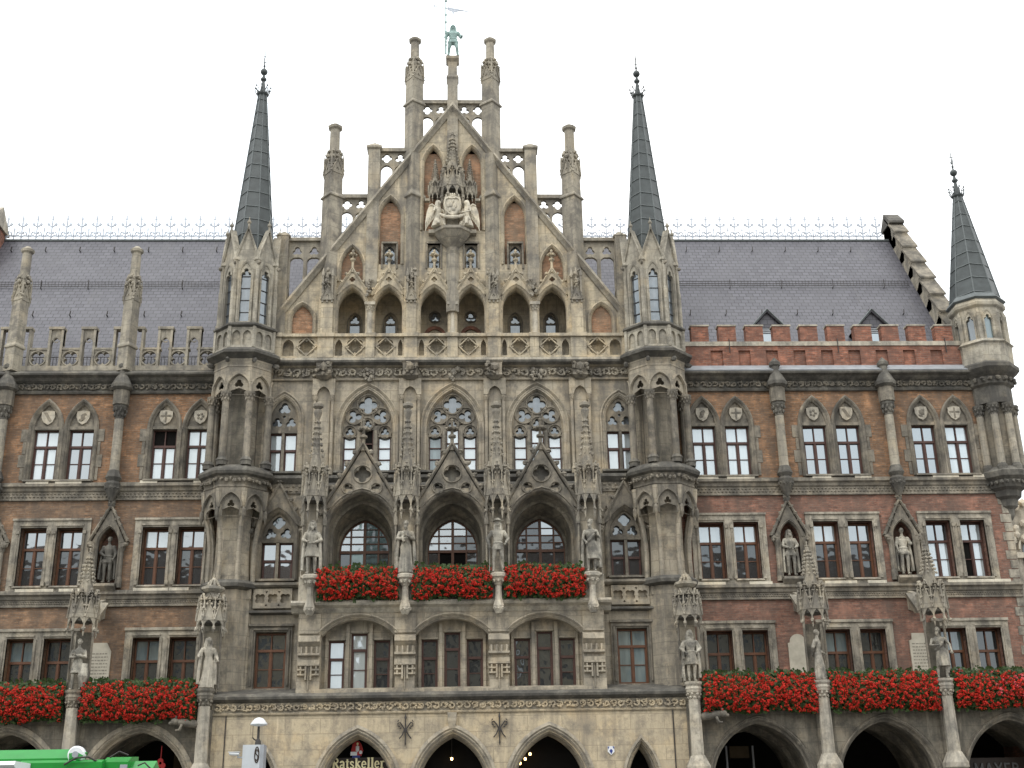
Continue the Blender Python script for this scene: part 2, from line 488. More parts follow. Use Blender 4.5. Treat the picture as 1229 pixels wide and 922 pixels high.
def capital(mb, x, y, z, r, h, rnd):
    mb.frus(x, y, [(r*.95, z), (r*1.05, z+.06*h), (r*.95, z+.12*h), (r*1.15, z+.6*h), (r*1.55, z+.82*h), (r*1.6, z+h)], 8)
    for row in range(2):
        for k in range(8):
            a = k*pi/4+row*pi/8
            mb.blob(x+r*(1.12+.2*row)*cos(a), y+r*(1.12+.2*row)*sin(a), z+h*(.32+.32*row), r*.3, r*.3, h*.16, rnd, .3)
def gablet(mb, hw, h, t=.05, z=0, y=0, x=0, foilr=None, rnd=None, ck=0, rw=.06):
    """steep open gable with raking copings, foil and crockets"""
    L = [(x-hw, z), (x, z+h), (x+hw, z)]
    holes = [foil(x, z+h*.30, foilr, 3, pi/2)] if foilr else []
    mb.plate([(x-hw, z), (x+hw, z), (x, z+h)], y, y+t, holes)
    mb.mould(L, [(0, y+t), (0, y-.03), (rw*.6, y-.05), (rw, y-.03), (rw, y+t)])
    if ck and rnd:
        for sx in (-1, 1):
            for i in range(ck):
                f = (i+.6)/ck; crocket(mb, x+sx*(hw*(1-f)+rw), y, z+h*f+rw*.6, rw*.9, rnd)
def canopy(mb, R, H, rnd, spire=.45, facets=5):
    """tabernacle canopy over a statue, base at the local origin, front towards -y"""
    zb = H*.16; zs = H*(1-spire); light = mb.names[mb.cur]
    mb.mat('dark').frus(0, 0, [(R*.96, zb*.7), (R*.98, zb*.9), (R*.78, zb), (R*.74, zs*.72), (R*.86, zs*.74), (R*.86, zs*.77), (R*.5, zs*.8)], 8)  # darker core colour paints the shade behind the canopy carving
    mb.mat(light)
    X0 = mb.X
    for k in range(facets):
        a = (k-(facets-1)/2)*pi/4
        T = Matrix.Rotation(a, 4, 'Z')
        mb.X = (X0 @ T) if X0 is not None else T
        hw = R*.40
        mb.plate(gothic(0, zb*.1, hw, zb*.85, 5)[:]+[(hw*1.02, zb*1.15), (-hw*1.02, zb*1.15)], -R*1.0, -R*.86)
        gablet(mb, hw, zs*.45, .04, zb*.95, -R*1.04, 0, None, rnd, 3, R*.10)
        finial(mb, 0, -R*1.0, zb*.95+zs*.45, zs*.17, rnd)
        # upper tier of blind tracery
        mb.box(-hw*.55, -hw*.4, -R*.8, -R*.7, zs*.45, zs*.72); mb.box(hw*.4, hw*.55, -R*.8, -R*.7, zs*.45, zs*.72)
        gablet(mb, hw*.6, zs*.16, .04, zs*.74, -R*.84, 0, None, rnd, 2, R*.05)
        # corner shafts with pendants
        T2 = Matrix.Rotation(a+pi/8, 4, 'Z'); mb.X = (X0 @ T2) if X0 is not None else T2
        if k < facets-1 or True:
            mb.frus(0, -R*1.06, [(.01, -zb*.45), (R*.09, -zb*.2), (R*.1, zb*.2), (R*.07, zb*.4), (R*.085, zs*.4), (R*.085, zs*.5), (.01, zs*.85)], 4)
            crocket(mb, 0, -R*1.12, zb*.1, R*.17, rnd)
            crocket(mb, 0, -R*1.08, zs*.52, R*.14, rnd); crocket(mb, 0, -R*.8, zs*.78, R*.14, rnd)
    mb.X = X0
    mb.frus(0, 0, [(R*.56, zs*.78), (R*.50, zs*.9), (R*.48, zs), (R*.38, zs+.05*H), (R*.15, H*.94)], 8)
    n = 7
    for i in range(n):
        f = (i+.4)/n; z = zs+.03*H+f*(H*.88-zs); r = R*(.44*(1-f)+.18)
        for k in range(6):
            a = -pi/2+(k-2.5)*pi/4; crocket(mb, r*cos(a), r*sin(a), z, R*.12, rnd)
    finial(mb, 0, 0, H*.9, H*.1, rnd)
def at(x, y, z, rz=0): return Matrix.Translation((x, y, z)) @ Matrix.Rotation(rz, 4, 'Z')

# ------------------------------------------------------------------ ground
g = MB('paving'); g.add([(-400,-400,0),(400,-400,0),(400,400,0),(-400,400,0)], [(0,1,2,3)])
struct(g.build('ground'))

# ------------------------------------------------------------------ the town hall
RND = random.Random(7)
HALL = empty('town_hall')
tag(HALL, 'grey stone and brick gothic town hall with a stepped gable and slim spires', 'town hall')
def part(mb, name, parent=None): return mb.build(name, parent or HALL)

def loft2(mb, A, ya, B, yb):
    n = len(A); vs = [(p[0], ya, p[1]) for p in A]+[(p[0], yb, p[1]) for p in B]
    mb.add(vs, [(i, i+n, i+1+n, i+1)[::-1] for i in range(n-1)])

def quad_pane(mb, x0, x1, z0, z1, y, rnd, tilt=.006):
    a, b = rnd.uniform(-tilt, tilt), rnd.uniform(-tilt, tilt)
    hx, hz = (x1-x0)/2, (z1-z0)/2
    mb.add([(x0, y-a*hx-b*hz, z0), (x1, y+a*hx-b*hz, z0), (x1, y+a*hx+b*hz, z1), (x0, y-a*hx+b*hz, z1)], [(0, 1, 2, 3)])

def window(x, z0, z1, w, y, wood='wood', glass='glass', glass_top=None, leaves=2, rail=.66, bars=1, open_leaf=None, lip=.05, parent=None):
    """casement with fanlights: frame is the part, its panes a sub-part"""
    f = MB(wood); g = MB(glass); h = z1-z0; x0, x1 = x-w/2, x+w/2; t = lip
    f.box(x0, x0+t, y-.05, y+.08, z0, z1); f.box(x1-t, x1, y-.05, y+.08, z0, z1)
    f.box(x0+t, x1-t, y-.05, y+.08, z0, z0+t*1.1); f.box(x0+t, x1-t, y-.05, y+.08, z1-t, z1)
    zr = z0+h*rail
    f.box(x0+t, x1-t, y-.08, y+.07, zr-.045, zr+.045)
    xs = [x0+t+(w-2*t)*i/leaves for i in range(leaves+1)]
    for i in range(1, leaves):
        f.box(xs[i]-.035, xs[i]+.035, y-.065, y+.06, z0+t, zr-.045)
        f.box(xs[i]-.02, xs[i]+.02, y-.045, y+.06, zr+.045, z1-t)
    for i in range(leaves):
        a, b = xs[i]+(.035 if i else 0), xs[i+1]-(.035 if i < leaves-1 else 0)
        f.box(a, a+.028, y-.04, y+.05, z0+t, zr-.045); f.box(b-.028, b, y-.04, y+.05, z0+t, zr-.045)
        zz = [z0+t+(zr-.045-z0-t)*k/(bars+1) for k in range(bars+2)]
        for k in range(bars+1):
            if 0 < k: f.box(a+.028, b-.028, y-.03, y+.05, zz[k]-.014, zz[k]+.014)
            if open_leaf == i: g.mat('black')
            else: g.mat(glass)
            quad_pane(g, a, b, zz[k], zz[k+1], y+.01, RND)
        g.mat('black' if open_leaf == 'top' else (glass_top or glass))
        quad_pane(g, a, b, zr+.03, z1-t, y+.012, RND)
    if open_leaf in (0, 1):       # the opened sash swung inwards
        hx = xs[open_leaf+1] if open_leaf else xs[0]
        f.box(hx-.02, hx+.02, y+.07, y+.42, z0+t, zr-.05)
    o = part(f, 'window', parent); part(g, 'pane', o); return o

# ---- wings
PAIRS = {-1: [10.2, 14.6, 18.95], 1: [10.25, 14.55, 18.8]}
PIL = {-1: [12.5, 16.8], 1: [12.5, 16.75]}
END = {-1: -22.5, 1: 20.95}
INN = 7.3
DX = .65
for sx in (-1, 1):
    xa, xb = sorted((sx*INN, END[sx]))
    pairs = [sx*p for p in PAIRS[sx]]; pil = [sx*p for p in PIL[sx]]
    # fourth floor wall
    m = MB('brick_o')
    m.plate(rect(xa, xb, 14.0, 17.78), 0, .5, [gothic(p+d, 16.36, .50, 1.0, 7, 14.35) for p in pairs for d in (-DX, DX)])
    part(m, 'wall')
    m = MB('brick_r' if sx > 0 else 'brick_b')
    m.plate(rect(xa, xb, 9.9, 13.62), 0, .5, [rect(p+d-.47, p+d+.47, 10.42, 12.54) for p in pairs for d in (-DX, DX)] +
            [gothic(q, 11.9, .36, .62, 6, 10.46) for q in pil])
    part(m, 'wall')
    m = MB('brick_r' if sx > 0 else 'brick_b')
    m.plate(rect(xa, xb, 5.7, 9.72), 0, .5, [rect(p+d-.47, p+d+.47, 6.35, 8.52) for p in pairs for d in (-DX, DX)])
    part(m, 'wall')
    # string courses: sill ledge, shadow roll, lozenge band
    for zt, zb in ((14.27, 13.58), (10.27, 9.66)):
        m = MB('trim')
        m.runx([(.1, zt), (-.17, zt-.06), (-.20, zt-.2), (-.12, zt-.26), (-.10, zt-.36), (-.05, zt-.40), (-.05, zb+.05), (-.08, zb+.03), (-.08, zb-.02), (.1, zb-.02)], xa, xb)
        m.mat('trim'); diaper(m, xa, xb, zb+.06, zt-.41, -.05)
        part(m, 'string_course')
    for zt in (14.27, 10.27):         # stretches of ledge the rain has washed clean
        for p in pairs:
            for k in range(2):
                m = MB('white'); a = p+RND.uniform(-1.7, -.6)+1.6*k; b = a+RND.uniform(.5, 1.4)
                m.box(a, b, -.185-.002*k, .05, zt-.10, zt+.004+.003*k)
                part(m, 'sill_stone')
    # main cornice
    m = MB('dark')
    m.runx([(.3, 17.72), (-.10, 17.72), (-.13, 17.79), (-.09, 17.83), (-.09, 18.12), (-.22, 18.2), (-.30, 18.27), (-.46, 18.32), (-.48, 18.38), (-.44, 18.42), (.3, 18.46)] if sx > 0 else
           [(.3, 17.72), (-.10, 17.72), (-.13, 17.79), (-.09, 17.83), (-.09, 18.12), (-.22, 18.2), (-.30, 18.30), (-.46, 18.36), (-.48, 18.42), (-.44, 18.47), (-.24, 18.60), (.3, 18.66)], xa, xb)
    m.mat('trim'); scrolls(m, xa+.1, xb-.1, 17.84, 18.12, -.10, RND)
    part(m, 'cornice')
    if sx > 0:
        m = MB('zinc'); m.runx([(.0, 18.42), (-.44, 18.425), (-.46, 18.46), (-.07, 18.78), (.0, 18.78)], 8.9, xb-.2)
        part(m, 'gutter')
    # windows and their stone surrounds
    for bi, p in enumerate(pairs):
        m = MB('trim')
        for d in (-DX, DX):
            A = gothic(p+d, 16.36, .50, 1.0, 7, 14.3)
            m.mould(A, [(.15, .02), (.15, -.05), (.10, -.10), (.05, -.07), (.02, -.02), (-.03, .02), (-.05, .12), (-.05, .3)])
        m.box(p-.13, p+.13, -.06, .3, 14.3, 16.4)
        m.tube([(p, -.1, 14.35), (p, -.1, 16.3)], .045, 8)
        for q in (p-2*DX-.07, p+2*DX+.07):          # toothed jamb stones
            for k in range(4):
                wd = .16 if k % 2 else .05
                m.box(q-wd-(.02 if q < p else 0), q+wd, -.028, .1, 14.35+k*.5, 14.83+k*.5)
        for d in (-DX, DX):
            m.box(p+d-.46, p+d+.46, .04, .3, 16.34, 16.46)
            m.plate(gothic(p+d, 16.46, .45, .86, 7), .10, .2)
        m.mat('trim'); m.runx([(.3, 14.36), (-.2, 14.33), (-.22, 14.26), (.3, 14.2)], p-1.25, p+1.25)
        sur = part(m, 'window_surround')
        for k, d in enumerate((-DX, DX)):           # armorial shield in the lunette
            sh = MB('pale'); x = p+d; z = 16.83
            out_ = [(x-.24, z+.22), (x-.25, z), (x-.16, z-.2), (x, z-.3), (x+.16, z-.2), (x+.25, z), (x+.24, z+.22), (x, z+.26)]
            tl = RND.uniform(-.15, .15); out_ = [(x+(a-x)*cos(tl)-(b-z)*sin(tl), z+(a-x)*sin(tl)+(b-z)*cos(tl)) for a, b in out_]
            sh.plate(out_, .02, .11)
            kind = (bi*2+k+(0 if sx < 0 else 3)) % 4
            sh.mat('trim')
            if kind == 0: sh.box(x-.03, x+.03, .005, .02, z-.22, z+.2); sh.box(x-.2, x+.2, .006, .02, z+.0, z+.06)
            elif kind == 1: 
                for a in range(5): sh.blob(x+.1*cos(a*1.26), .02, z+.1*sin(a*1.26), .06, .03, .06)
            elif kind == 2: sh.plate([(x-.18, z+.18), (x-.05, z+.18), (x+.15, z-.14), (x+.05, z-.18)], .006, .02)
            else: sh.blob(x, .02, z, .1, .04, .13, RND, .4); sh.blob(x+.06, .02, z+.1, .07, .03, .06, RND, .4); sh.blob(x-.05, .02, z-.12, .09, .03, .06, RND, .4)
            part(sh, 'shield', sur)
        for k, d in enumerate((-DX, DX)):
            op = 'top' if (sx < 0 and bi == 0 and k == 0) else None
            window(p+d, 14.38, 16.35, .90, .26, glass='glass_b' if RND.random() < .75 else 'glass', open_leaf=op)
        # third floor
        m = MB('wash')
        m.plate(rect(p-1.4, p+1.4, 10.22, 12.86), -.06, .1, [rect(p+d-.47, p+d+.47, 10.40, 12.54) for d in (-DX, DX)])
        m.box(p-1.42, p+1.42, -.11, .0, 12.80, 12.88)
        for q in (p-1.2, p-.10, p+.10, p+1.2):
            m.tube([(q, -.07, 10.5), (q, -.07, 12.45)], .035, 6); m.box(q-.06, q+.06, -.13, -.05, 12.3, 12.42); m.box(q-.06, q+.06, -.13, -.05, 10.4, 10.56)
        for d in (-DX, DX):
            m.box(p+d-.5, p+d+.5, -.10, .0, 12.60, 12.66)
            m.runx([(.2, 10.44), (-.1, 10.40), (-.13, 10.34), (.2, 10.3)], p+d-.52, p+d+.52)
        part(m, 'window_surround')
        for k, d in enumerate((-DX, DX)):
            op = 0 if (sx > 0 and bi == 2 and k == 1) else None
            gk = 'glass_b' if (sx > 0 and bi == 2) else 'glass_d'  # dim lower panes paint in mirrored houses, bright ones mirrored sky
            window(p+d, 10.44, 12.50, .90, .36, 'wood2' if bi < 2 else 'wood', gk, 'glass_b' if RND.random() < .8 else 'glass', open_leaf=op)
        # second floor
        m = MB('wash')
        m.plate(rect(p-1.4, p+1.4, 6.2, 8.86), -.06, .1, [rect(p+d-.47, p+d+.47, 6.36, 8.54) for d in (-DX, DX)])
        m.box(p-1.42, p+1.42, -.11, .0, 8.78, 8.88)
        for q in (p-1.2, p-.10, p+.10, p+1.2):
            m.tube([(q, -.07, 6.4), (q, -.07, 8.5)], .035, 6)
        for d in (-DX, DX): m.box(p+d-.5, p+d+.5, -.10, .0, 8.60, 8.66)
        part(m, 'window_surround')
        for k, d in enumerate((-DX, DX)):
            window(p+d, 6.38, 8.50, .90, .36, 'wood2', 'glass_d', glass_top='glass_c' if RND.random() < .3 else 'glass_d', rail=.64)
    # half columns between the bays
    for q in pil:
        m = MB('dark'); y = -.26
        m.blob(q, y+.1, 13.42, .14, .14, .2, RND); m.frus(q, y, [(.06, 13.45), (.26, 13.85), (.30, 14.1), (.22, 14.2), (.30, 14.34), (.24, 14.5), (.2, 14.62)], 8)
        for a in range(7): crocket(m, q+.24*cos(pi+a*pi/6), y+.24*sin(pi+a*pi/6), 13.95, .07, RND)
        m.mat('pier').frus(q, y, [(.19, 14.6), (.18, 14.68), (.17, 16.62)], 14)
        m.mat('dark'); capital(m, q, y, 16.62, .17, .55, RND)
        m.mat('trim').frus(q, y-.02, [(.30, 17.17), (.30, 17.75)], 8)
        m.mat('dark').frus(q, y-.06, [(.30, 17.75), (.40, 17.83), (.40, 17.95), (.18, 18.4), (.16, 18.6), (.22, 18.66), (.22, 18.78), (.02, 19.0)], 8)
        part(m, 'pilaster')
    # statue niches on the third floor
    for q in pil:
        m = MB('trim')
        A = gothic(q, 11.9, .36, .62, 6, 10.42)
        m.mould(A, [(.12, .05), (.12, -.10), (.05, -.16), (0, -.08), (0, .1)])
        m.mould([(q-.66, 11.95), (q, 13.25), (q+.66, 11.95)], [(0, .02), (0, -.2), (.05, -.24), (.1, -.2), (.1, .02)])
        m.plate([(q-.6, 11.95), (q-.42, 11.95)]+gothic(q, 11.95, .42, .68, 6)[1:-1]+[(q+.42, 11.95), (q+.6, 11.95), (q, 13.2)], -.14, .02)
        for s_ in (-1, 1):
            m.frus(q+s_*.52, -.1, [(.10, 10.3), (.10, 10.6), (.07, 10.7), (.07, 11.6), (.12, 11.75), (.12, 11.92)], 8)
            for k in range(5): crocket(m, q+s_*(.66-.13*k), -.16, 12.06+.26*k, .085, RND)
            crocket(m, q+s_*.62, -.16, 11.88, .13, RND)
        finial(m, q, -.16, 13.2, .45, RND)
        m.runx([(.3, 10.48), (-.30, 10.44), (-.34, 10.34), (-.18, 10.16), (.3, 10.16)], q-.42, q+.42)
        m.mat('brick_r').plate(rect(q-.5, q+.5, 10.3, 12.8), .45, .5)
        part(m, 'statue_niche')
    # dark backing so that no light shows through openings
    m = MB('black'); m.box(xa, xb, .52, .6, 5.5, 18.6); part(m, 'inner_wall')

# ---- roof
m = MB('slate')
EAVE = (.35, 18.62); RIDGE = (6.0, 27.3)
m.runx([EAVE, RIDGE, (11.6, 18.62)], END[-1], 20.2)
m.plate([(-6.3, 20.6), (6.3, 20.6), (0, 29.4)], 1.25, 6.4)
m.mat('seam').tube([(END[-1], 6, 27.33), (20.2, 6, 27.33)], .07, 6)
part(m, 'roof')
def roof_y(z): return EAVE[0]+(z-EAVE[1])*(RIDGE[0]-EAVE[0])/(RIDGE[1]-EAVE[1])
m = MB('iron')                        # snow guard and roof hooks
zg = 23.95; yg = roof_y(zg)
for x0, x1 in ((END[-1], -8.6), (8.6, 19.9)):
    for k in range(3): m.tube([(x0, yg-.12, zg+.03+.10*k), (x1, yg-.12, zg+.03+.10*k)], .014, 4)
    n = int((x1-x0)/.14)
    for i in range(n): x = x0+(i+.5)*(x1-x0)/n; m.tube([(x, yg-.12, zg), (x, yg-.12, zg+.26)], .009, 4)
    n = int((x1-x0)/1.9)
    for i in range(n): x = x0+(i+.5)*(x1-x0)/n; m.tube([(x, yg+.05, zg-.1), (x, yg-.16, zg-.06), (x, yg-.14, zg+.3)], .022, 4)
part(m, 'snow_guard')
for zh, off in ((26.5, .3), (22.1, 1.2)):
    for i in range(28):
        x = -20+i*3.6*.42+off
        if abs(x) < 8.8 or x > 19.3: continue
        m = MB('iron'); m.tube([(x, roof_y(zh), zh), (x, roof_y(zh)-.12, zh+.02), (x+.02, roof_y(zh)-.1, zh+.2)], .026, 4); part(m, 'roof_hook')
m = MB('cresting')                    # filigree ridge cresting
P_ = .665; n = int((19.6+20.3)/P_)
for i in range(n+1):
    x = -20.25+i*P_; z = 27.36; y = 6.0
    m.tube([(x, y, z), (x, y, z+1.22)], .034, 4)
    m.box(x-.10, x+.10, y-.012, y+.012, z+1.05, z+1.085)
    for s_ in (-1, 1):
        m.tube([(x, y, z+.66), (x+s_*.10, y, z+.72), (x+s_*.17, y, z+.86), (x+s_*.2, y, z+.78), (x+s_*.14, y, z+.72)], .036, 4)
        m.blob(x+s_*.17, y, z+.80, .075, .03, .07)
        m.tube([(x, y, z+.28), (x+s_*.10, y, z+.42), (x+s_*.2, y, z+.38), (x+s_*.22, y, z+.28)], .032, 4)
        m.tube([(x, y, z+.1), (x+s_*.14, y, z+.26), (x+s_*.27, y, z+.16)], .028, 4)
        m.blob(x+s_*.09, y, z+.33, .04, .02, .03)
    m.blob(x, y, z+.82, .05, .03, .06)
    if i < n:
        c = x+P_/2
        m.tube([(c, y, z), (c, y, z+.62)], .03, 4); m.box(c-.07, c+.07, y-.01, y+.01, z+.5, z+.525)
        for s_ in (-1, 1):
            m.tube([(c, y, z+.14), (c+s_*.09, y, z+.26), (c+s_*.15, y, z+.2)], .026, 4)
for zz in (.0, .18): m.tube([(-20.5, 6, 27.38+zz), (19.8, 6, 27.38+zz)], .03, 4)
part(m, 'ridge_cresting')
# chimney stack cut by the left edge
m = MB('brick_p'); m.box(-21.6, -20.3, 4.2, 6.2, 24, 27.6); m.mat('pale').runx([(4.1, 27.6), (6.3, 27.6), (5.2, 28.6)], -21.7, -20.2)
m.mat('pale').box(-21.65, -20.9, 4.1, 4.25, 24, 27.7)
part(m, 'chimney')

# ---- left parapet with quatrefoils, and its pinnacles
m = MB('pier')
for x0, x1 in ((-12.2, -8.9), (-16.5, -12.8), (-20.8, -17.1)):
    n = 3; p = (x1-x0)/n
    m.box(x0, x1, -.16, .18, 18.64, 18.84)
    for i in range(n):
        c = x0+(i+.5)*p; hw = .37
        m.plate(rect(c-hw, c+hw, 18.84, 19.52), -.08, .1, [foil(c, 19.17, .31, 4, pi/4, 40, .57, .43)])
        m.mould(circ(c, 19.17, .31, 16)[::-1]+[circ(c, 19.17, .31, 16)[-1]], [(.03, -.08), (.02, -.12), (-.02, -.12), (-.03, -.08)], False)
        m.box(c-hw-.04, c+hw+.04, -.12, .14, 19.52, 19.60)
    for i in range(n+1):
        c = x0+i*p; a = max(c-.28, x0); b = min(c+.28, x1)
        for q in (a, b-.09):
            if q > x0+.01 and q+.09 < x1-.01: m.box(q, q+.09, -.14, .14, 18.84, 20.36)
        hole = [gothic((a+b)/2, 19.75, (b-a)/2-.09, .28, 5, 19.3)] if b-a > .4 else []
        if b-a > .4:
            o = [(a, 20.36), (a, 19.7), (a+.09, 19.7)]+gothic((a+b)/2, 19.75, (b-a)/2-.1, .3, 5)+[(b-.09, 19.7), (b, 19.7), (b, 20.36)]
            m.plate(o[::-1], -.09, .08)
            m.mould(circ((a+b)/2, 19.94, .1, 10)[::-1], [(.02, -.05), (.02, -.08), (-.02, -.08), (-.02, -.05)], False)
        m.box(a-.02, b+.02, -.17, .17, 20.36, 20.46)
part(m, 'parapet')
m = MB('iron')
for x0, x1 in ((-22, -9),):
    n = int((x1-x0)/.13)
    for i in range(n): x = x0+i*(x1-x0)/n; m.tube([(x, .5, 18.8), (x, .5, 19.45)], .012, 4)
    m.tube([(x0, .5, 19.45), (x1, .5, 19.45)], .016, 4)
part(m, 'safety_rail')

def pinnacle(x, y, z, lv, mat='pier', rot=0, parent=None, name='pinnacle'):
    """square shaft set cornerwise: lv = base width, ledge z, upper width, crocket z0, z1, thin width, cap z"""
    m = MB(mat); bw, zl, uw, c0, c1, tw, zc = lv
    k = .7071
    m.frus(x, y, [(bw*k, z), (bw*k, zl-.05), (bw*k*1.2, zl-.02), (bw*k*1.2, zl+.04), (uw*k, zl+.16), (uw*k*.96, c0)], 4, rot)
    m.frus(x, y, [(uw*k*.96, c0), (uw*k*.9, (c0+c1)/2), (tw*k, c1)], 4, rot)
    hh = c1-c0
    for i in range(4):
        m.X = at(x, y, 0, rot+i*pi/2+pi/4)
        gablet(m, uw*.48, hh*.55, .05, c0, -uw*.52, 0, uw*.13, RND, 3, .055)
        crocket(m, 0, -uw*.5, c0+hh*.7, .10, RND); crocket(m, 0, -uw*.42, c0+hh*.9, .095, RND)
        m.X = at(x, y, 0, rot+i*pi/2)
        m.frus(0, -uw*.70, [(.02, c0-.16), (.05, c0), (.045, c0+hh*.55), (.005, c0+hh*.85)], 4)
        crocket(m, 0, -uw*.66, c0+hh*.2, .09, RND); crocket(m, 0, -uw*.55, c0+hh*.62, .11, RND); crocket(m, 0, -uw*.48, c0+hh*.85, .10, RND)
        m.X = None
    m.frus(x, y, [(tw*.55, c1-.05), (tw*.52, zc-.2), (tw*.72, zc-.14), (tw*.78, zc-.04), (tw*.5, zc+.02), (tw*.3, zc+.1)], 8)
    return part(m, name, parent)
for x in (-12.46, -16.72):
    pinnacle(x, -.28, 18.55, (.46, 19.52, .44, 21.45, 22.6, .34, 23.72), rot=.35)

# ---- right parapet: brick battlement, dormers behind
m = MB('brick_p')
x0, x1 = 8.95, 20.2
rec = [10.1+1.09*i for i in range(10)]
m.plate(rect(x0, x1, 18.74, 19.60), -.06, .25, [rect(r, r+.47, 18.78, 19.42) for r in rec if r+.47 < x1-.1])
m.plate(rect(x0, x1, 18.7, 19.6), .03, .2)
m.mat('pale').box(x0, x1, -.10, .3, 19.60, 19.78)
for i in range(11):
    a = 9.38+1.083*i
    if a+.69 > 20.3: break
    m.mat('brick_p').box(a, a+.69, -.07, .27, 19.78, 20.44)
    m.mat('pale').box(a-.03, a+.72, -.10, .30, 20.44, 20.50)
for i in range(3): m.mat('iron').tube([(10.85+4.3*i, -.1, 19.3), (10.85+4.3*i, -.1, 19.9)], .02, 4)
part(m, 'battlement')
for x in (12.75, 17.05):
    m = MB('slate'); z0, z1, y = 20.0, 21.62, 1.05
    m.add([(x-.80, y-.12, 20.75), (x, y-.12, z1), (x+.80, y-.12, 20.75), (x-.80, y+2, 20.75), (x, y+2, z1), (x+.80, y+2, 20.75),
           (x-.80, y-.12, 20.66), (x, y-.12, z1-.1), (x+.80, y-.12, 20.66)],
          [(0, 3, 4, 1), (1, 4, 5, 2), (0, 1, 7, 6), (1, 2, 8, 7), (6, 7, 4, 3), (7, 8, 5, 4)])
    m.mat('slate').plate([(x-.66, z0-.3), (x+.66, z0-.3), (x+.66, 20.78), (x, z1-.12), (x-.66, 20.78)], y, y+1.6, [rect(x-.28, x+.28, 20.1, 20.85)])
    m.mat('seam').tube([(x-.80, y-.13, 20.72), (x, y-.13, z1), (x+.80, y-.13, 20.72)], .045, 5)
    dr = part(m, 'dormer')
    g_ = MB('zinc')
    for k in range(3): g_.box(x-.28, x+.28, y+.02, y+.06, 20.62+k*.08, 20.67+k*.08)
    g_.mat('glass'); quad_pane(g_, x-.28, x+.28, 20.1, 20.6, y+.05, RND)
    part(g_, 'dormer_window', dr)

# ---- stepped gable closing the right roof
m = MB('pier'); n = 8
for i in range(n):
    f0, f1 = i/n, (i+1)/n
    za, zb = 18.9+f0*8.9, 18.9+f1*8.9; ya, yb = roof_y(za)-.3, roof_y(zb)-.3
    m.runx([(ya-.05, za+.0), (ya-.18, za+.62), (ya-.05, za+.8), (yb+.05, zb+.62), (yb+.5, zb+.3), (yb+.5, za)], 20.16, 20.74)
    m.mat('trim').runx([(ya-.2, za+.6), (ya-.22, za+.68), (ya-.06, za+.86), (yb+.02, zb+.70), (yb+.05, zb+.6)], 20.10, 20.80); m.mat('pier')
m.box(20.16, 20.74, 5.6, 6.5, 26.5, 28.1); m.mat('dark').runx([(5.45, 28.0), (5.45, 28.1), (6.1, 28.75), (6.7, 28.1), (6.7, 28.0)], 20.1, 20.80)
m.mat('brick_r').runx([(.4, 17.5), (5.9, 27.2), (11.6, 17.5)], 20.22, 20.66)
part(m, 'stepped_gable')
m = MB('brick_r'); m.box(20.3, 20.94, .5, 12, 0, 18.6); part(m, 'side_wall')

# ---- central block: ground floor
G0 = -1.95
m = MB('ground_stone')
DOORS = [(-3.12, 3.2, 1.22, 1.76), (.03, 3.2, 1.22, 1.76), (3.24, 3.2, 1.26, 1.78), (6.3, 3.3, .50, 1.26), (-6.3, 3.3, .50, 1.26)]
m.plate(rect(-7.95, 7.95, -.02, 5.66), G0, -1.2, [gothic(x, zs, hw, h, 10, .02) for x, zs, hw, h in DOORS])
part(m, 'wall')
for x, zs, hw, h in DOORS:
    m = MB('stone'); A = gothic(x, zs, hw, h, 12, 0)
    b = .75 if hw > .6 else .4
    m.mould(A, [(.30*b+.06, G0+.02), (.30*b+.06, G0-.07), (.24*b, G0-.11), (.17*b, G0-.06), (.13*b, G0-.09), (.05*b, G0-.03), (.02, G0+.12), (-.05, G0+.16), (-.07, G0+.4), (-.1, G0+.5), (-.1, G0+.75)])
    part(m, 'door_arch')
m = MB('black'); m.box(-7.9, 7.9, -.9, -.8, 0, 5.6); m.box(-7.9, 7.9, -1.2, -.9, 5.3, 5.5)
part(m, 'inner_wall')
m = MB('stone'); m.frus(0, G0-.02, [(.12, 5.1), (.2, 5.35), (.22, 5.62)], 4, pi/4); part(m, 'keystone')
# frieze and weathered ledge over the ground floor
m = MB('ground_stone')
for xx in (-8.0, ):
    m.runx([(-1.2, 5.62), (G0-.05, 5.62), (G0-.07, 5.67), (G0-.02, 5.70), (G0-.02, 6.02), (-1.2, 6.02)], -8.0, 8.0)
m.mat('stone').box(-7.95, 7.95, G0-.026, G0, 5.70, 6.02); m.mat('ground_stone'); scrolls(m, -7.9, 7.9, 5.71, 6.01, G0-.03, RND)  # ground strip coloured darker than the scrolls, as shade between the carving
part(m, 'carved_frieze')
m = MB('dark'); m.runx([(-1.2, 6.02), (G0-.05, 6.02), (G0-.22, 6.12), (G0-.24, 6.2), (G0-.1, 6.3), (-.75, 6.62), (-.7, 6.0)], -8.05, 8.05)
part(m, 'weathered_ledge')

# ---- first floor bay with three segmental arches
BAYX = (-3.2, 0, 3.2); PIERX = (-4.85, -1.6, 1.6, 4.85)
F0 = -1.9
m = MB('stone')
m.plate(rect(-5.25, 5.25, 6.2, 9.2), F0, -1.36, [[(b-1.27, 6.45), (b+1.27, 6.45)]+segarch(b, 8.28, 1.27, .56)[::-1] for b in BAYX])
m.box(-5.25, -5.2, -1.36, -.8, 6.2, 9.2); m.box(5.2, 5.25, -1.36, -.8, 6.2, 9.2)
lw = [(-.78, 8.14), (0, 8.38), (.78, 8.14)]
m.plate(rect(-5.2, 5.2, 6.25, 9.1), -1.36, -.95, [rect(b+d-.28, b+d+.28, 6.47, zt) for b in BAYX for d, zt in lw])
m.runx([(-1.5, 6.52), (F0-.03, 6.42), (F0-.03, 6.2), (-1.5, 6.2)], -5.25, 5.25)
part(m, 'bay_wall')
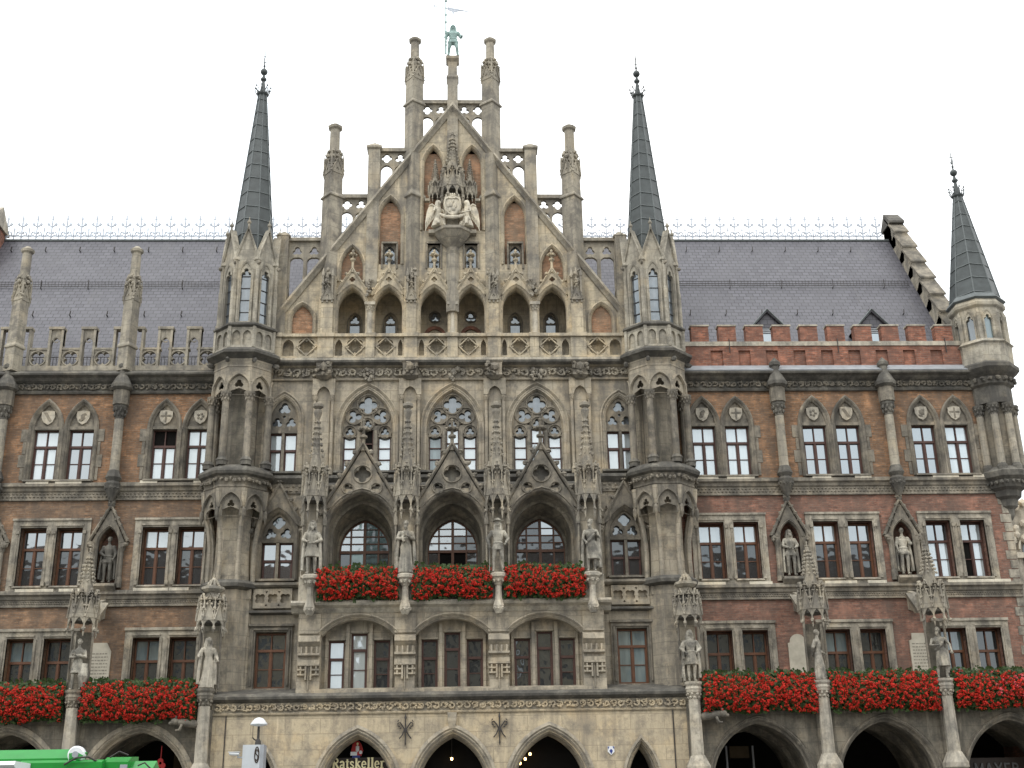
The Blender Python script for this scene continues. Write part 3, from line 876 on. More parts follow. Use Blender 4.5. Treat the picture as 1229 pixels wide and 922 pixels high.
for b in BAYX:
    m = MB('stone')
    m.mould(segarch(b, 8.28, 1.27, .56), [(.14, F0+.02), (.14, F0-.06), (.09, F0-.1), (.05, F0-.05), (.0, F0+.03), (-.05, F0+.06), (-.06, F0+.3)])
    for d in (-.40, .40): m.box(b+d-.055, b+d+.055, -1.46, -1.34, 6.5, 8.7)
    for d in (-1.12, 1.12): m.box(b+d-.04, b+d+.04, -1.44, -1.34, 6.5, 8.5)
    for d, zt in lw: m.runx([(-1.0, 6.5), (-1.48, 6.47), (-1.50, 6.40), (-1.36, 6.36), (-1.0, 6.36)], b+d-.31, b+d+.31); m.box(b+d-.3, b+d+.3, -1.42, -1.34, zt+.01, zt+.06)
    part(m, 'bay_arch')
    for k, (d, zt) in enumerate(lw):
        gk = 'glass_b' if (b < -1 and k < 2) else 'glass_d'  # bright panes paint in sky mirrored through the gap opposite
        window(b+d, 6.47, zt, .56, -1.2, 'wood', gk, leaves=1, rail=.62 if k != 1 else .70, bars=1, lip=.06)
# ornament on the bay piers
for px_ in PIERX:
    m = MB('stone')
    x0, x1 = px_-.36, px_+.36
    m.runx([(F0, 8.25), (F0-.12, 8.18), (F0-.16, 8.02), (F0-.04, 7.9), (F0, 7.86)], x0, x1)
    m.box(x0, x1, F0-.07, F0+.0, 8.3, 8.97)
    m.box(x0, x1, F0-.06, F0, 7.28, 7.42)
    for zt in (7.60, ): m.runx([(F0, zt+.06), (F0-.14, zt+.02), (F0-.14, zt-.04), (F0, zt-.08)], x0, x1)
    for zt in (7.08, 6.92): 
        for a, b in ((x0, x0+.24), (x1-.24, x1)): m.runx([(F0, zt+.05), (F0-.12, zt+.02), (F0-.12, zt-.02), (F0, zt-.06)], a, b)
    m.runx([(F0, 7.3), (F0-.12, 7.28), (F0-.12, 7.22), (F0, 7.18)], x0, x1)
    for k in range(4):
        xx = x0+.10+k*.174
        m.box(xx-.03, xx+.03, F0-.10, F0, 6.75 if k in (1, 2) else 6.9, 7.2)
        m.box(xx-.03, xx+.03, F0-.09, F0, 7.62, 7.86)
    m.tube([(px_, F0-.03, 6.4), (px_, F0-.03, 7.25)], .03, 6)
    part(m, 'pier_ornament')
# balcony slab
m = MB('pale')
m.runx([(-1.0, 9.42), (F0-.30, 9.38), (F0-.34, 9.30), (F0-.30, 9.22), (F0-.14, 9.15), (F0-.02, 9.0), (-1.0, 9.0)], -5.5, 5.5)
m.box(-5.3, 5.3, F0-.05, F0+.12, 9.42, 10.25)
for b in BAYX:
    for k in range(5): m.mould(circ(b-1.0+k*.5, 9.85, .2, 10)[::-1], [(.03, F0-.05), (.02, F0-.09), (-.03, F0-.05)], False)
part(m, 'balcony')
BALC = MB('stone'); BALC.box(-5.2, 5.2, F0+.1, -.3, 9.1, 9.35); part(BALC, 'balcony_floor')

# ---- loggia
m = MB('stone')
m.plate([(-5.25, 9.4), (5.25, 9.4), (5.25, 13.4), (-5.25, 13.4)], F0, F0+.35, [gothic(b, 11.85, 1.22, 1.45, 10, 9.5) for b in BAYX])
m.box(-5.25, -4.95, F0+.35, -.5, 9.4, 12.95); m.box(4.95, 5.25, F0+.35, -.5, 9.4, 12.95)
part(m, 'loggia_wall')
for b in BAYX:
    m = MB('arcade')
    A = gothic(b, 11.85, 1.20, 1.43, 10, 9.42); B = gothic(b, 11.5, .95, 1.2, 10, 9.42)
    ys = [F0+.34, -1.25, -.9, -.3]
    C = [tuple(p*(1-t)+q*t for p, q in zip(a, c)) for t in (.35,) for a, c in zip(A, B)]
    loft2(m, A, F0+.3, C, -1.2); loft2(m, C, -1.2, B, -.3)
    m.mould(C, [(.04, -1.3), (-.05, -1.25), (-.06, -1.1), (.04, -1.05)])
    m.mould(B, [(.05, -.45), (-.05, -.4), (-.05, -.25), (.05, -.2)])
    part(m, 'loggia_vault')
    m = MB('trim')
    A = gothic(b, 11.85, 1.22, 1.45, 10, 9.45)
    m.mould(A, [(.14, F0), (.14, F0-.07), (.09, F0-.11), (.05, F0-.05), (.02, F0-.07), (-.02, F0-.02), (-.05, F0+.1), (-.05, F0+.34)])
    # steep gable with traceried spandrel
    ga = [(b-1.36, 12.62), (b, 14.98), (b+1.36, 12.62)]
    inner = gothic(b, 11.85, 1.26, 1.5, 10)
    inner = [p for p in inner if p[1] > 12.66]
    m.plate([(b-1.3, 12.62)]+inner+[(b+1.3, 12.62), (b, 14.9)], F0-.06, F0+.2,
            [foil(b, 13.93, .30, 4, 0, 32, .52, .48), foil(b-.50, 13.40, .17, 3, pi/2+.5, 24), foil(b+.50, 13.40, .17, 3, pi/2-.5, 24)])
    for fx, fz, fr in ((b, 13.93, .33), (b-.50, 13.40, .2), (b+.50, 13.40, .2)):
        cc = circ(fx, fz, fr, 18); m.mould(cc[::-1]+[cc[-1]], [(.03, F0-.06), (.012, F0-.11), (-.012, F0-.11), (-.03, F0-.06)], False)
    m.mat('dark').plate([(b-1.0, 13.18), (b-.6, 13.18), (b-.5, 13.34), (b, 13.42), (b+.5, 13.34), (b+.6, 13.18), (b+1.0, 13.18), (b, 14.6)], F0+.14, F0+.18)  # dark backing puts the depth shade of the foils into its colour
    m.mat('trim').mould(ga, [(0, F0+.2), (0, F0-.12), (.05, F0-.17), (.11, F0-.14), (.12, F0+.2)])
    for s_ in (-1, 1):
        for k in range(5):
            f = (k+.7)/5.4; crocket(m, b+s_*(1.36*(1-f)+.12), F0-.1, 12.62+2.36*f+.08, .12, RND)
        crocket(m, b+s_*1.42, F0-.15, 12.55, .14, RND)
    m.frus(b, F0-.04, [(.1, 14.8), (.07, 15.1), (.07, 15.25), (.15, 15.3), (.15, 15.36), (.06, 15.42), (.06, 15.6)], 8)
    for k in range(6): m.blob(b+.16*cos(k*pi/3), F0-.04+.16*sin(k*pi/3), 15.62, .1, .1, .07, RND, .3)
    m.tube([(b, F0-.04, 15.6), (b, F0-.04, 15.95)], .05, 6); m.blob(b, F0-.04, 15.95, .07, .07, .08)
    part(m, 'loggia_gable')
    # balcony door: wide arched casement
    f = MB('wood2'); hw = .93
    A = gothic(b, 11.5, hw, 1.18, 10, 9.42)
    f.mould(A, [(.0, -.26), (-.07, -.26), (-.07, -.16), (0, -.16)])
    f.box(b-.05, b+.05, -.28, -.16, 9.42, 12.64)
    f.box(b-hw, b+hw, -.29, -.16, 11.42, 11.52)
    for x in (-.5, .5): f.box(b+x-.03, b+x+.03, -.27, -.16, 9.42, 12.3 if True else 0)
    for z in (11.78, 12.05): f.box(b-hw+.1, b+hw-.1, -.245, -.16, z-.02, z+.02)
    f.box(b-.55, b+.55, -.245, -.16, 12.3, 12.33)
    for z in (10.1, 10.75): f.box(b-hw, b+hw, -.25, -.16, z-.025, z+.025)
    dr = part(f, 'balcony_door')
    g_ = MB('glass')
    for i, (x0, x1) in enumerate(((-hw, -.5), (-.5, 0), (0, .5), (.5, hw))):
        for z0, z1 in ((11.5, 11.78), (11.78, 12.05), (12.05, 12.32), (12.32, 12.7)):
            if abs(x0+x1)/2 > .5 and z0 > 12.2: continue
            g_.mat(('glass_b' if z0 > 11.6 or b < -1 else 'glass') if (b < 1 and (x0+x1 < .2 or (b == 0 and z0 > 12 and x0 == 0))) else ('glass' if (b > 1 and x0 == 0 and z0 > 12) else 'glass_d'))  # bright left and dim right panes paint in the reflections
            a0, a1 = b+x0, b+x1
            if z0 > 12: quad = [(a0, z0), (a1, z0)]; 
            quad_pane(g_, a0, a1, z0, min(z1, 12.62 if abs(x0+x1)/2 < .5 else 12.3), -.2, RND)
        g_.mat('glass_b' if (b < -1 and i == 1) else 'glass_d')
        for z0, z1 in ((9.45, 10.1), (10.1, 10.75), (10.75, 11.45)):
            if b == 0 and i in (1, 2): g_.mat('black')
            quad_pane(g_, b+x0, b+x1, z0, z1, -.2, RND)
    part(g_, 'pane', dr)
    m = MB('arcade'); m.plate(rect(b-1.6, b+1.6, 9.3, 13.5), -.30, -.1, [gothic(b, 11.5, hw, 1.18, 10, 9.42)]); part(m, 'loggia_back_wall')
    m = MB('black'); m.box(b-1.3, b+1.3, -.05, 0, 9.3, 13.2); part(m, 'inner_wall')
m = MB('dark')
m.runx([(F0+.02, 13.402), (F0+.02, 13.5), (-.5, 14.05), (-.5, 13.402)], -5.3, 5.3)
part(m, 'loggia_roof')
for px_ in PIERX:                   # leafwork between gables
    m = MB('trim'); m.box(px_-.3, px_+.3, -1.96, -1.9, 12.9, 13.3)
    for k in range(16):
        crocket(m, px_+RND.uniform(-.42, .42), -1.98+RND.uniform(-.06, .06), 12.95+RND.uniform(0, .8), RND.uniform(.07, .12), RND)
    part(m, 'leaf_carving')

# ---- side bays of the first and second floor
for s_ in (-1, 1):
    c = s_*6.33
    xa, xb = sorted((s_*5.15, s_*8.1))
    m = MB('stone')
    m.plate(rect(xa, xb, 6.2, 10.2), -.8, -.3, [rect(c-.54, c+.54, 6.6, 8.54)])
    part(m, 'wall')
    m = MB('trim')
    m.plate(rect(c-.74, c+.74, 6.5, 8.80), -.88, -.75, [rect(c-.54, c+.54, 6.6, 8.54)])
    m.box(c-.78, c+.78, -.95, -.8, 8.74, 8.82)
    for q in (-.64, .64): m.tube([(c+q, -.9, 6.7), (c+q, -.9, 8.6)], .04, 6)
    m.box(c-.6, c+.6, -.93, -.85, 8.6, 8.66)
    m.runx([(-.5, 6.66), (-.98, 6.60), (-1.0, 6.5), (-.8, 6.44)], c-.62, c+.62)
    part(m, 'window_surround')
    window(c, 6.62, 8.52, 1.06, -.62, 'wood2', 'glass_c' if s_ > 0 else 'glass_d', rail=.68, lip=.06)
    # quatrefoil panel
    m = MB('stone')
    m.plate(rect(c-.68, c+.68, 9.36, 10.05), -.94, -.79, [foil(c-.44+.44*k, 9.7, .20, 4, pi/4, 28, .56, .44) for k in range(3)]+[[(c-.22+.44*k-.05, 9.96), (c-.22+.44*k, 9.88), (c-.22+.44*k+.05, 9.96)] for k in range(2)]+[[(c-.22+.44*k-.05, 9.44), (c-.22+.44*k+.05, 9.44), (c-.22+.44*k, 9.52)] for k in range(2)])
    m.mat('dark').runx([(-.78, 9.32), (-.98, 9.28), (-1.0, 9.2), (-.8, 9.14), (-.78, 9.14)], c-.8, c+.8)
    m.mat('trim').runx([(-.3, 10.32), (-1.0, 10.26), (-1.05, 10.16), (-.98, 10.10), (-.8, 10.05), (-.3, 10.05)], *sorted((s_*5.3, s_*7.5)))
    part(m, 'blind_tracery')
    # third floor: gabled two-light window
    m = MB('stone')
    m.plate(rect(xa, xb, 10.2, 14.1), -.5, -.05, [gothic(c, 11.98, .62, 1.0, 8, 10.5)])
    part(m, 'wall')
    m = MB('trim')
    A = gothic(c, 11.98, .62, 1.0, 8, 10.42)
    m.mould(A, [(.16, -.48), (.16, -.58), (.1, -.62), (.06, -.56), (0, -.50), (-.05, -.42), (-.06, -.2)])
    m.mould([(c-.86, 12.35), (c, 13.92), (c+.86, 12.35)], [(-.02, -.48), (-.02, -.66), (.04, -.7), (.1, -.66), (.1, -.48)])
    inner = [p for p in gothic(c, 11.98, .74, 1.14, 8) if p[1] > 12.36]
    m.plate([(c-.84, 12.35)]+inner+[(c+.84, 12.35), (c, 13.88)], -.62, -.48)
    for q in (-1, 1):
        for k in range(4): f = (k+.7)/4.4; crocket(m, c+q*(.86*(1-f)+.1), -.62, 12.35+1.57*f+.06, .09, RND)
        m.frus(c+q*.9, -.62, [(.03, 11.95), (.1, 12.1), (.11, 12.25), (.06, 12.3)], 6); crocket(m, c+q*.9, -.68, 12.2, .12, RND)
    finial(m, c, -.62, 13.85, .4, RND)
    m.runx([(-.2, 10.5), (-.66, 10.46), (-.70, 10.38), (-.5, 10.32)], c-.7, c+.7)
    part(m, 'window_gable')
    tr = MB('trim')
    tr.plate([(c-.62, 11.86), (c+.62, 11.86)]+gothic(c, 11.98, .60, .98, 8)[::-1], -.36, -.24,
             [foil(c, 12.58, .24, 4, 0, 20), foil(c-.28, 12.16, .21, 3, pi/2+.2, 18), foil(c+.28, 12.16, .21, 3, pi/2-.2, 18)])
    tr.box(c-.62, c+.62, -.42, -.24, 11.82, 11.93); tr.box(c-.055, c+.055, -.42, -.24, 10.5, 11.84)
    tr.mat('leaded').plate(gothic(c, 11.98, .58, .96, 8, 11.85), -.22, -.2)
    part(tr, 'tracery')
    for d in (-.29, .29): window(c+d, 10.5, 11.83, .50, -.22, 'wood', 'glass' if s_ < 0 else 'glass_d', leaves=1, rail=.5, bars=0, lip=.045)
    m = MB('black'); m.box(c-.9, c+.9, -.18, -.1, 6.4, 13.4); part(m, 'inner_wall')

# ---- main floor wall with the great traceried windows
m = MB('stone')
U0 = -.5
m.plate(rect(-7.4, 7.4, 13.95, 18.12), U0, -.05, [gothic(b, 16.15, .98, 1.55, 10, 14.5) for b in BAYX]+[gothic(s_*6.33, 16.5, .56, .92, 8, 14.5) for s_ in (-1, 1)])
part(m, 'wall')
for b in BAYX:
    m = MB('stone')
    A = gothic(b, 16.15, .98, 1.55, 12, 14.42)
    m.mould(A, [(.24, U0+.02), (.24, U0-.05), (.20, U0-.09), (.16, U0-.05), (.12, U0), (.07, U0-.02), (.03, U0+.02), (0, U0+.06), (-.03, U0+.05), (-.06, U0+.14), (-.06, U0+.3)])
    m.mat('dark').runx([(-.3, 14.5), (U0-.16, 14.46), (U0-.18, 14.38), (U0, 14.3)], b-1.2, b+1.2)
    part(m, 'window_surround')
    tr = MB('trim'); y0, y1 = U0+.14, U0+.28
    holes = [foil(b, 17.12, .35, 4, 0, 40, .57, .43), foil(b-.50, 16.66, .275, 3, pi/2+.5, 30, .53, .46), foil(b+.50, 16.66, .275, 3, pi/2-.5, 30, .53, .46),
             foil(b, 16.36, .175, 3, pi/2, 24, .52, .47), foil(b-.66, 16.05, .175, 3, pi/2, 24, .52, .47), foil(b+.66, 16.05, .175, 3, pi/2, 24, .52, .47),
             foil(b-.23, 16.88, .07, 3, 0, 12), foil(b+.23, 16.88, .07, 3, pi, 12), foil(b-.33, 16.33, .06, 3, pi/2, 12), foil(b+.33, 16.33, .06, 3, pi/2, 12),
             rect(b-.88, b-.42, 14.52, 15.84), rect(b+.42, b+.88, 14.52, 15.84), rect(b-.23, b+.23, 14.52, 16.12)]
    tr.plate(gothic(b, 16.15, .95, 1.52, 10, 14.46), y0, y1, holes)
    for cx, cz, r in ((b, 17.12, .40), (b-.5, 16.66, .33), (b+.5, 16.66, .33), (b-.66, 16.04, .25), (b+.66, 16.04, .25), (b, 16.36, .24)):
        cc = circ(cx, cz, r, 18); tr.mould(cc[::-1]+[cc[-1]], [(.028, y0), (.012, y0-.05), (-.012, y0-.05), (-.028, y0)], False)
    for x in (-.33, .33): tr.box(b+x-.05, b+x+.05, y0-.06, y0, 14.46, 16.1)
    for x in (-.66, .66): tr.box(b+x-.25, b+x+.25, y0-.04, y0, 15.83, 15.88)
    tr.mat('leaded').plate(gothic(b, 16.15, .93, 1.5, 10, 15.86), y1-.02, y1)
    part(tr, 'tracery')
    for d, zt in ((-.65, 15.84), (0, 16.12), (.65, 15.84)):
        op = None
        if b < -1 and d == 0: op = 'top'
        f = MB('wood'); g_ = MB('black' if op else ('glass_c' if (b == 0 and d < 0) else 'glass_b'))
        x0, x1 = b+d-.23, b+d+.23; y = y1-.05
        for xx in (x0, x1-.035): f.box(xx, xx+.035, y-.03, y+.04, 14.52, zt)
        zz = [14.52+(zt-14.52)*k/3 for k in range(4)]
        for z in zz: f.box(x0, x1, y-.03, y+.035, z-.02, z+.02)
        for k in range(3): quad_pane(g_, x0+.03, x1-.03, zz[k], zz[k+1], y+.02, RND)
        o = part(f, 'window'); part(g_, 'pane', o)
for s_ in (-1, 1):
    c = s_*6.33
    m = MB('stone')
    A = gothic(c, 16.5, .56, .92, 9, 14.42)
    m.mould(A, [(.2, U0+.02), (.2, U0-.06), (.15, U0-.09), (.1, U0-.03), (.05, U0-.03), (0, U0+.03), (-.05, U0+.08), (-.05, U0+.3)])
    m.mat('dark').runx([(-.3, 14.5), (U0-.14, 14.46), (U0-.16, 14.38), (U0, 14.3)], c-.75, c+.75)
    part(m, 'window_surround')
    tr = MB('trim'); y0, y1 = U0+.14, U0+.26
    tr.plate([(c-.53, 16.04), (c+.53, 16.04)]+gothic(c, 16.5, .53, .89, 8)[::-1], y0, y1,
             [foil(c, 16.98, .24, 3, pi/2, 20), foil(c-.26, 16.42, .2, 3, pi/2, 18), foil(c+.26, 16.42, .2, 3, pi/2, 18), foil(c, 16.66, .06, 4, 0, 12)])
    tr.box(c-.53, c+.53, y0-.05, y1, 16.0, 16.1); tr.box(c-.05, c+.05, y0-.05, y1, 14.48, 16.02)
    tr.mat('leaded').plate(gothic(c, 16.5, .51, .87, 8, 16.03), y1, y1+.02)
    part(tr, 'tracery')
    for d in (-.27, .27): window(c+d, 14.5, 16.0, .47, y1, 'wood', 'glass_b', leaves=1, rail=.55, bars=0, lip=.045)
m = MB('black'); m.box(-7.3, 7.3, -.03, .0, 14, 18.1); part(m, 'inner_wall')
# string course at the sill of the great windows
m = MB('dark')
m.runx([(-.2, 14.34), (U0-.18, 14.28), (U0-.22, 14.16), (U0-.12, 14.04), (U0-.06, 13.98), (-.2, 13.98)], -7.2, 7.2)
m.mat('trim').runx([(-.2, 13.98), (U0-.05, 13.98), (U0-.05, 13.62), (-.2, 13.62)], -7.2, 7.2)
diaper(m, -7.1, -5.2, 13.64, 13.96, U0-.05); diaper(m, 5.2, 7.1, 13.64, 13.96, U0-.05)
part(m, 'string_course')
# strip pilasters
for px_ in PIERX:
    m = MB('stone')
    m.box(px_-.24, px_+.24, U0-.10, U0, 14.3, 18.1)
    for q in (-.33, .33):
        m.tube([(px_+q, U0-.13, 14.3), (px_+q, U0-.13, 17.15)], .06, 8); capital(m, px_+q, U0-.13, 17.15, .065, .24, RND)
        m.frus(px_+q, U0-.13, [(.1, 14.3), (.1, 14.5), (.07, 14.56)], 8)
    m.plate([(px_-.42, 17.4), (px_-.26, 17.4)]+gothic(px_, 17.42, .24, .32, 5)[1:-1]+[(px_+.26, 17.4), (px_+.42, 17.4), (px_+.42, 18.05), (px_-.42, 18.05)], U0-.24, U0)
    m.mat('trim').frus(px_, U0-.2, [(.2, 17.98), (.42, 18.1), (.38, 18.2), (.40, 18.6), (.46, 18.66)], 4, pi/4)
    for k in range(7): crocket(m, px_+RND.uniform(-.28, .28), U0-.5, 18.15+.07*k, .1, RND)
    m.blob(px_, U0-.55, 18.42, .17, .13, .19, RND, .15)
    part(m, 'pilaster')
# cornice with vine frieze
m = MB('stone')
m.runx([(-.2, 18.04), (U0-.09, 18.04), (U0-.11, 18.10), (U0-.05, 18.13), (U0-.05, 18.55), (U0-.2, 18.6), (-.2, 18.6)], -7.2, 7.2)
m.mat('trim').box(-7.15, 7.15, U0-.056, U0, 18.13, 18.55); m.mat('pier'); scrolls(m, -7.1, 7.1, 18.14, 18.54, U0-.06, RND)  # darker frieze ground paints the cavity shade behind the vine relief
for b in BAYX:
    for k in range(8): crocket(m, b+RND.uniform(-.2, .2), U0-.12, 18.05+.06*k, .1, RND)
m.mat('dark').runx([(-.2, 18.6), (U0-.2, 18.6), (U0-.34, 18.68), (U0-.36, 18.76), (-.2, 18.80)], -7.2, 7.2)
m.mat('pale').runx([(-.2, 18.79), (U0-.34, 18.765), (U0-.34, 18.86), (U0-.1, 18.96), (-.2, 18.97)], -7.2, 7.2)
part(m, 'cornice')
# balustrade of the top gallery
m = MB('gable'); yb = -.68
m.box(-6.95, 6.95, yb-.12, yb+.2, 19.76, 19.88); m.box(-6.95, 6.95, yb-.06, yb+.14, 18.9, 18.98)
segs = [(-6.55, -5.15), (-4.55, -3.3), (-3.0, -1.85), (-1.35, -.18), (.18, 1.35), (1.85, 3.0), (3.3, 4.55), (5.15, 6.55)]
for i, (a, b) in enumerate(segs):
    c = (a+b)/2; fr = (i % 2 == 0)
    q = a+.43 if (i % 2 == 0) == (c < 99) else b-.43
    if i in (0,): q = b-.43
    if i in (7,): q = a+.43
    oth = (q+.42, b) if q < c else (a, q-.42)
    m.plate(rect(q-.42, q+.42, 18.98, 19.76), yb, yb+.1, [foil(q, 19.37, .36, 4, pi/4, 40, .56, .44)])
    dia = [(q-.37, 19.37), (q, 19.74), (q+.37, 19.37), (q, 19.0), (q-.37, 19.37)]
    m.mould(dia, [(.03, yb), (.02, yb-.05), (-.02, yb-.05), (-.03, yb)], False)
    w_ = oth[1]-oth[0]
    m.plate(rect(oth[0]+.0, oth[1], 18.98, 19.76), yb, yb+.1, [gothic((oth[0]+oth[1])/2, 19.4, w_/2-.06, .28, 5, 19.0)])
m.mat('gable')
for x, w_ in [(-6.75, .22), (-4.85, .30), (-3.15, .17), (-1.6, .25), (0, .2), (1.6, .25), (3.15, .17), (4.85, .30), (6.75, .22)]:
    m.box(x-w_, x+w_, yb-.09, yb+.16, 18.9, 19.76)
    m.box(x-w_-.04, x+w_+.04, yb-.16, yb+.2, 19.74, 19.90)
part(m, 'balustrade')
m = MB('stone'); m.box(-6.9, 6.9, -.3, 1.0, 18.7, 18.95); part(m, 'gallery_floor')

# ---- stepped gable of the central block
S_ = 1.40
def slope_z(x): return 30.16-S_*abs(x)
GY = -.4
m = MB('gable')
ARC = [(-3.93, .56), (-2.5, .56), (-.72, .56), (.72, .56), (2.5, .56), (3.93, .56)]
holes = [gothic(x, 21.1, hw, .92, 7, 19.9) for x, hw in ARC]
holes += [gothic(s_*2.5, 25.1, .44, .88, 7, 23.0) for s_ in (-1, 1)]
holes += [gothic(s_*3.97, 22.85, .44, .92, 7, 22.25) for s_ in (-1, 1)]
holes += [gothic(s_*5.83, 20.6, .42, .66, 6, 19.95) for s_ in (-1, 1)]
holes += [gothic(s_*.79, 27.5, .39, .84, 6, 24.5) for s_ in (-1, 1)]
holes += [rect(s_*.74-.25, s_*.74+.25, 22.85, 23.9) for s_ in (-1, 1)]
m.plate([(-7.45, 18.9), (7.45, 18.9), (7.45, 19.75), (0, 30.18), (-7.45, 19.75)], GY, .1, holes)
part(m, 'gable_wall')
for s_ in (-1, 1):
    m = MB('brick_g'); m.plate(rect(s_*2.5-.5, s_*2.5+.5, 22.9, 26.1), -.20, -.1, [rect(s_*2.5-.25, s_*2.5+.25, 22.95, 23.85)]); part(m, 'brick_panel')
    m = MB('brick_g'); m.plate(rect(s_*3.97-.5, s_*3.97+.5, 22.2, 23.9), -.24, -.1); part(m, 'brick_panel')
    m = MB('brick_g'); m.plate(rect(s_*5.83-.5, s_*5.83+.5, 19.9, 21.4), -.26, -.1); part(m, 'brick_panel')
    m = MB('brick_g'); m.plate(rect(s_*.79-.42, s_*.79+.42, 24.4, 28.5), -.2, -.1); part(m, 'brick_panel')
m = MB('pier')
m.mould([(-7.3, 19.94), (0, 30.16), (7.3, 19.94)], [(-.1, GY+.02), (-.1, GY-.06), (-.02, GY-.12), (.06, GY-.22), (.16, GY-.16), (.18, .12), (.0, .12)])
part(m, 'coping')
for x, hw in ARC:
    m = MB('gable')
    A = gothic(x, 21.1, hw, .92, 8, 19.9)
    m.mould(A, [(.13, GY+.02), (.13, GY-.07), (.09, GY-.11), (.05, GY-.06), (.0, GY-.02), (-.03, GY+.06), (-.04, GY+.2)])
    m.mould([(x-.66, 21.62), (x, 22.72), (x+.66, 21.62)], [(-.03, GY), (-.03, GY-.12), (.03, GY-.17), (.08, GY-.12), (.08, GY)])
    inner = [p for p in gothic(x, 21.1, hw+.08, 1.0, 8) if p[1] > 21.63]
    m.plate([(x-.64, 21.62)]+inner+[(x+.64, 21.62), (x, 22.68)], GY-.1, GY, [foil(x, 22.3, .12, 4, 0, 16)])
    for s_ in (-1, 1):
        for k in range(3): f = (k+.7)/3.4; crocket(m, x+s_*(.66*(1-f)+.09), GY-.12, 21.62+1.1*f+.05, .075, RND)
    m.frus(x, GY-.1, [(.06, 22.6), (.05, 23.05), (.11, 23.12), (.12, 23.18), (.04, 23.22), (.04, 23.4)], 8)
    for k in range(6): m.blob(x+.12*cos(k*pi/3), GY-.1+.12*sin(k*pi/3), 23.36, .075, .075, .06, RND, .3)
    m.blob(x, GY-.1, 23.52, .06, .06, .1)
    part(m, 'arch_gablet')
for xx in (-3.15-.06, -.0, 3.15+.06):       # round columns between the arches
    m = MB('pale')
    x = {-3.21: -3.215, 0: 0, 3.21: 3.215}[round(xx, 2)]
    m.frus(x, GY-.02, [(.16, 19.86), (.16, 20.0), (.115, 20.06), (.11, 20.95)], 14); capital(m, x, GY-.02, 20.9, .12, .3, RND)
    m.box(x-.2, x+.2, GY-.22, GY+.2, 21.18, 21.3)
    part(m, 'column')
for x in (-5.83, 5.83):
    m = MB('gable'); m.mould(gothic(x, 20.6, .42, .66, 8, 19.9), [(.13, GY+.02), (.13, GY-.05), (.08, GY-.08), (.02, GY-.02), (-.03, GY+.1)]); part(m, 'blind_arch')
for x, zs, hw, h, z0 in [(s_*a, b, c, d_, e) for s_ in (-1, 1) for a, b, c, d_, e in ((2.5, 25.1, .44, .88, 23.0), (3.97, 22.85, .44, .92, 22.25), (.79, 27.5, .39, .84, 24.5))]:
    m = MB('gable'); m.mould(gothic(x, zs, hw, h, 8, z0), [(.12, GY+.02), (.12, GY-.05), (.07, GY-.08), (.02, GY-.02), (-.02, GY+.08), (-.03, GY+.2)]); part(m, 'blind_arch')
for x in (-2.5, -.74, .74, 2.5):
    m = MB('trim'); m.plate(rect(x-.25, x+.25, 22.85, 23.9), GY+.1, GY+.2, [[(x-.19, 22.9), (x+.19, 22.9)]+[(x+.19*cos(a), 23.6+.22*abs(sin(a))*(1+.12*cos(4*a))) for a in [i*pi/12 for i in range(13)]]])
    m.mould([(x-.28, 22.8), (x-.28, 23.92), (x+.28, 23.92), (x+.28, 22.8)], [(.05, GY+.02), (.05, GY-.05), (-.02, GY-.04), (-.02, GY+.1)])
    m.box(x-.3, x+.3, GY-.07, GY, 23.9, 23.98)
    o = part(m, 'small_window')
    g_ = MB('leaded'); quad_pane(g_, x-.22, x+.22, 22.86, 23.88, GY+.22, RND); part(g_, 'pane', o)
# gallery behind the arches
m = MB('gable'); m.plate(rect(-6.3, 6.3, 18.9, 22.6), .95, 1.1, [gothic(x, 21.06, .24, .36, 5, 19.2) if abs(x) > 1 else circ(x, 21.3, .22, 12) for x, _ in ARC])
m.box(-5.0, 5.0, .1, 1.0, 22.3, 22.5)
part(m, 'gallery_wall')
for x, _ in ARC:
    m = MB('trim'); 
    if abs(x) > 1:
        m.mould(gothic(x, 21.06, .25, .38, 6, 19.2), [(.06, .94), (.06, .9), (0, .88), (0, 1.0)])
        m.plate(gothic(x, 21.06, .25, .38, 6, 19.2), .98, 1.02, [foil(x, 21.17, .19, 3, pi/2, 18), rect(x-.19, x+.19, 19.21, 20.98)])
    else:
        m.plate(circ(x, 21.3, .23, 14), .98, 1.02, [foil(x, 21.3, .2, 3, pi/2, 20)]); m.mould(circ(x, 21.3, .22, 12)[::-1], [(.04, .94), (.04, .9), (0, .9), (0, .95)])
        m.mat('brick_p').mould(gothic(x, 20.45, .34, .35, 5, 19.2), [(.1, .95), (.1, .88), (-.04, .88), (-.04, .95)])
    o = part(m, 'gallery_window')
    g_ = MB('leaded'); quad_pane(g_, x-.24, x+.24, 19.2, 21.55, 1.03, RND); part(g_, 'pane', o)
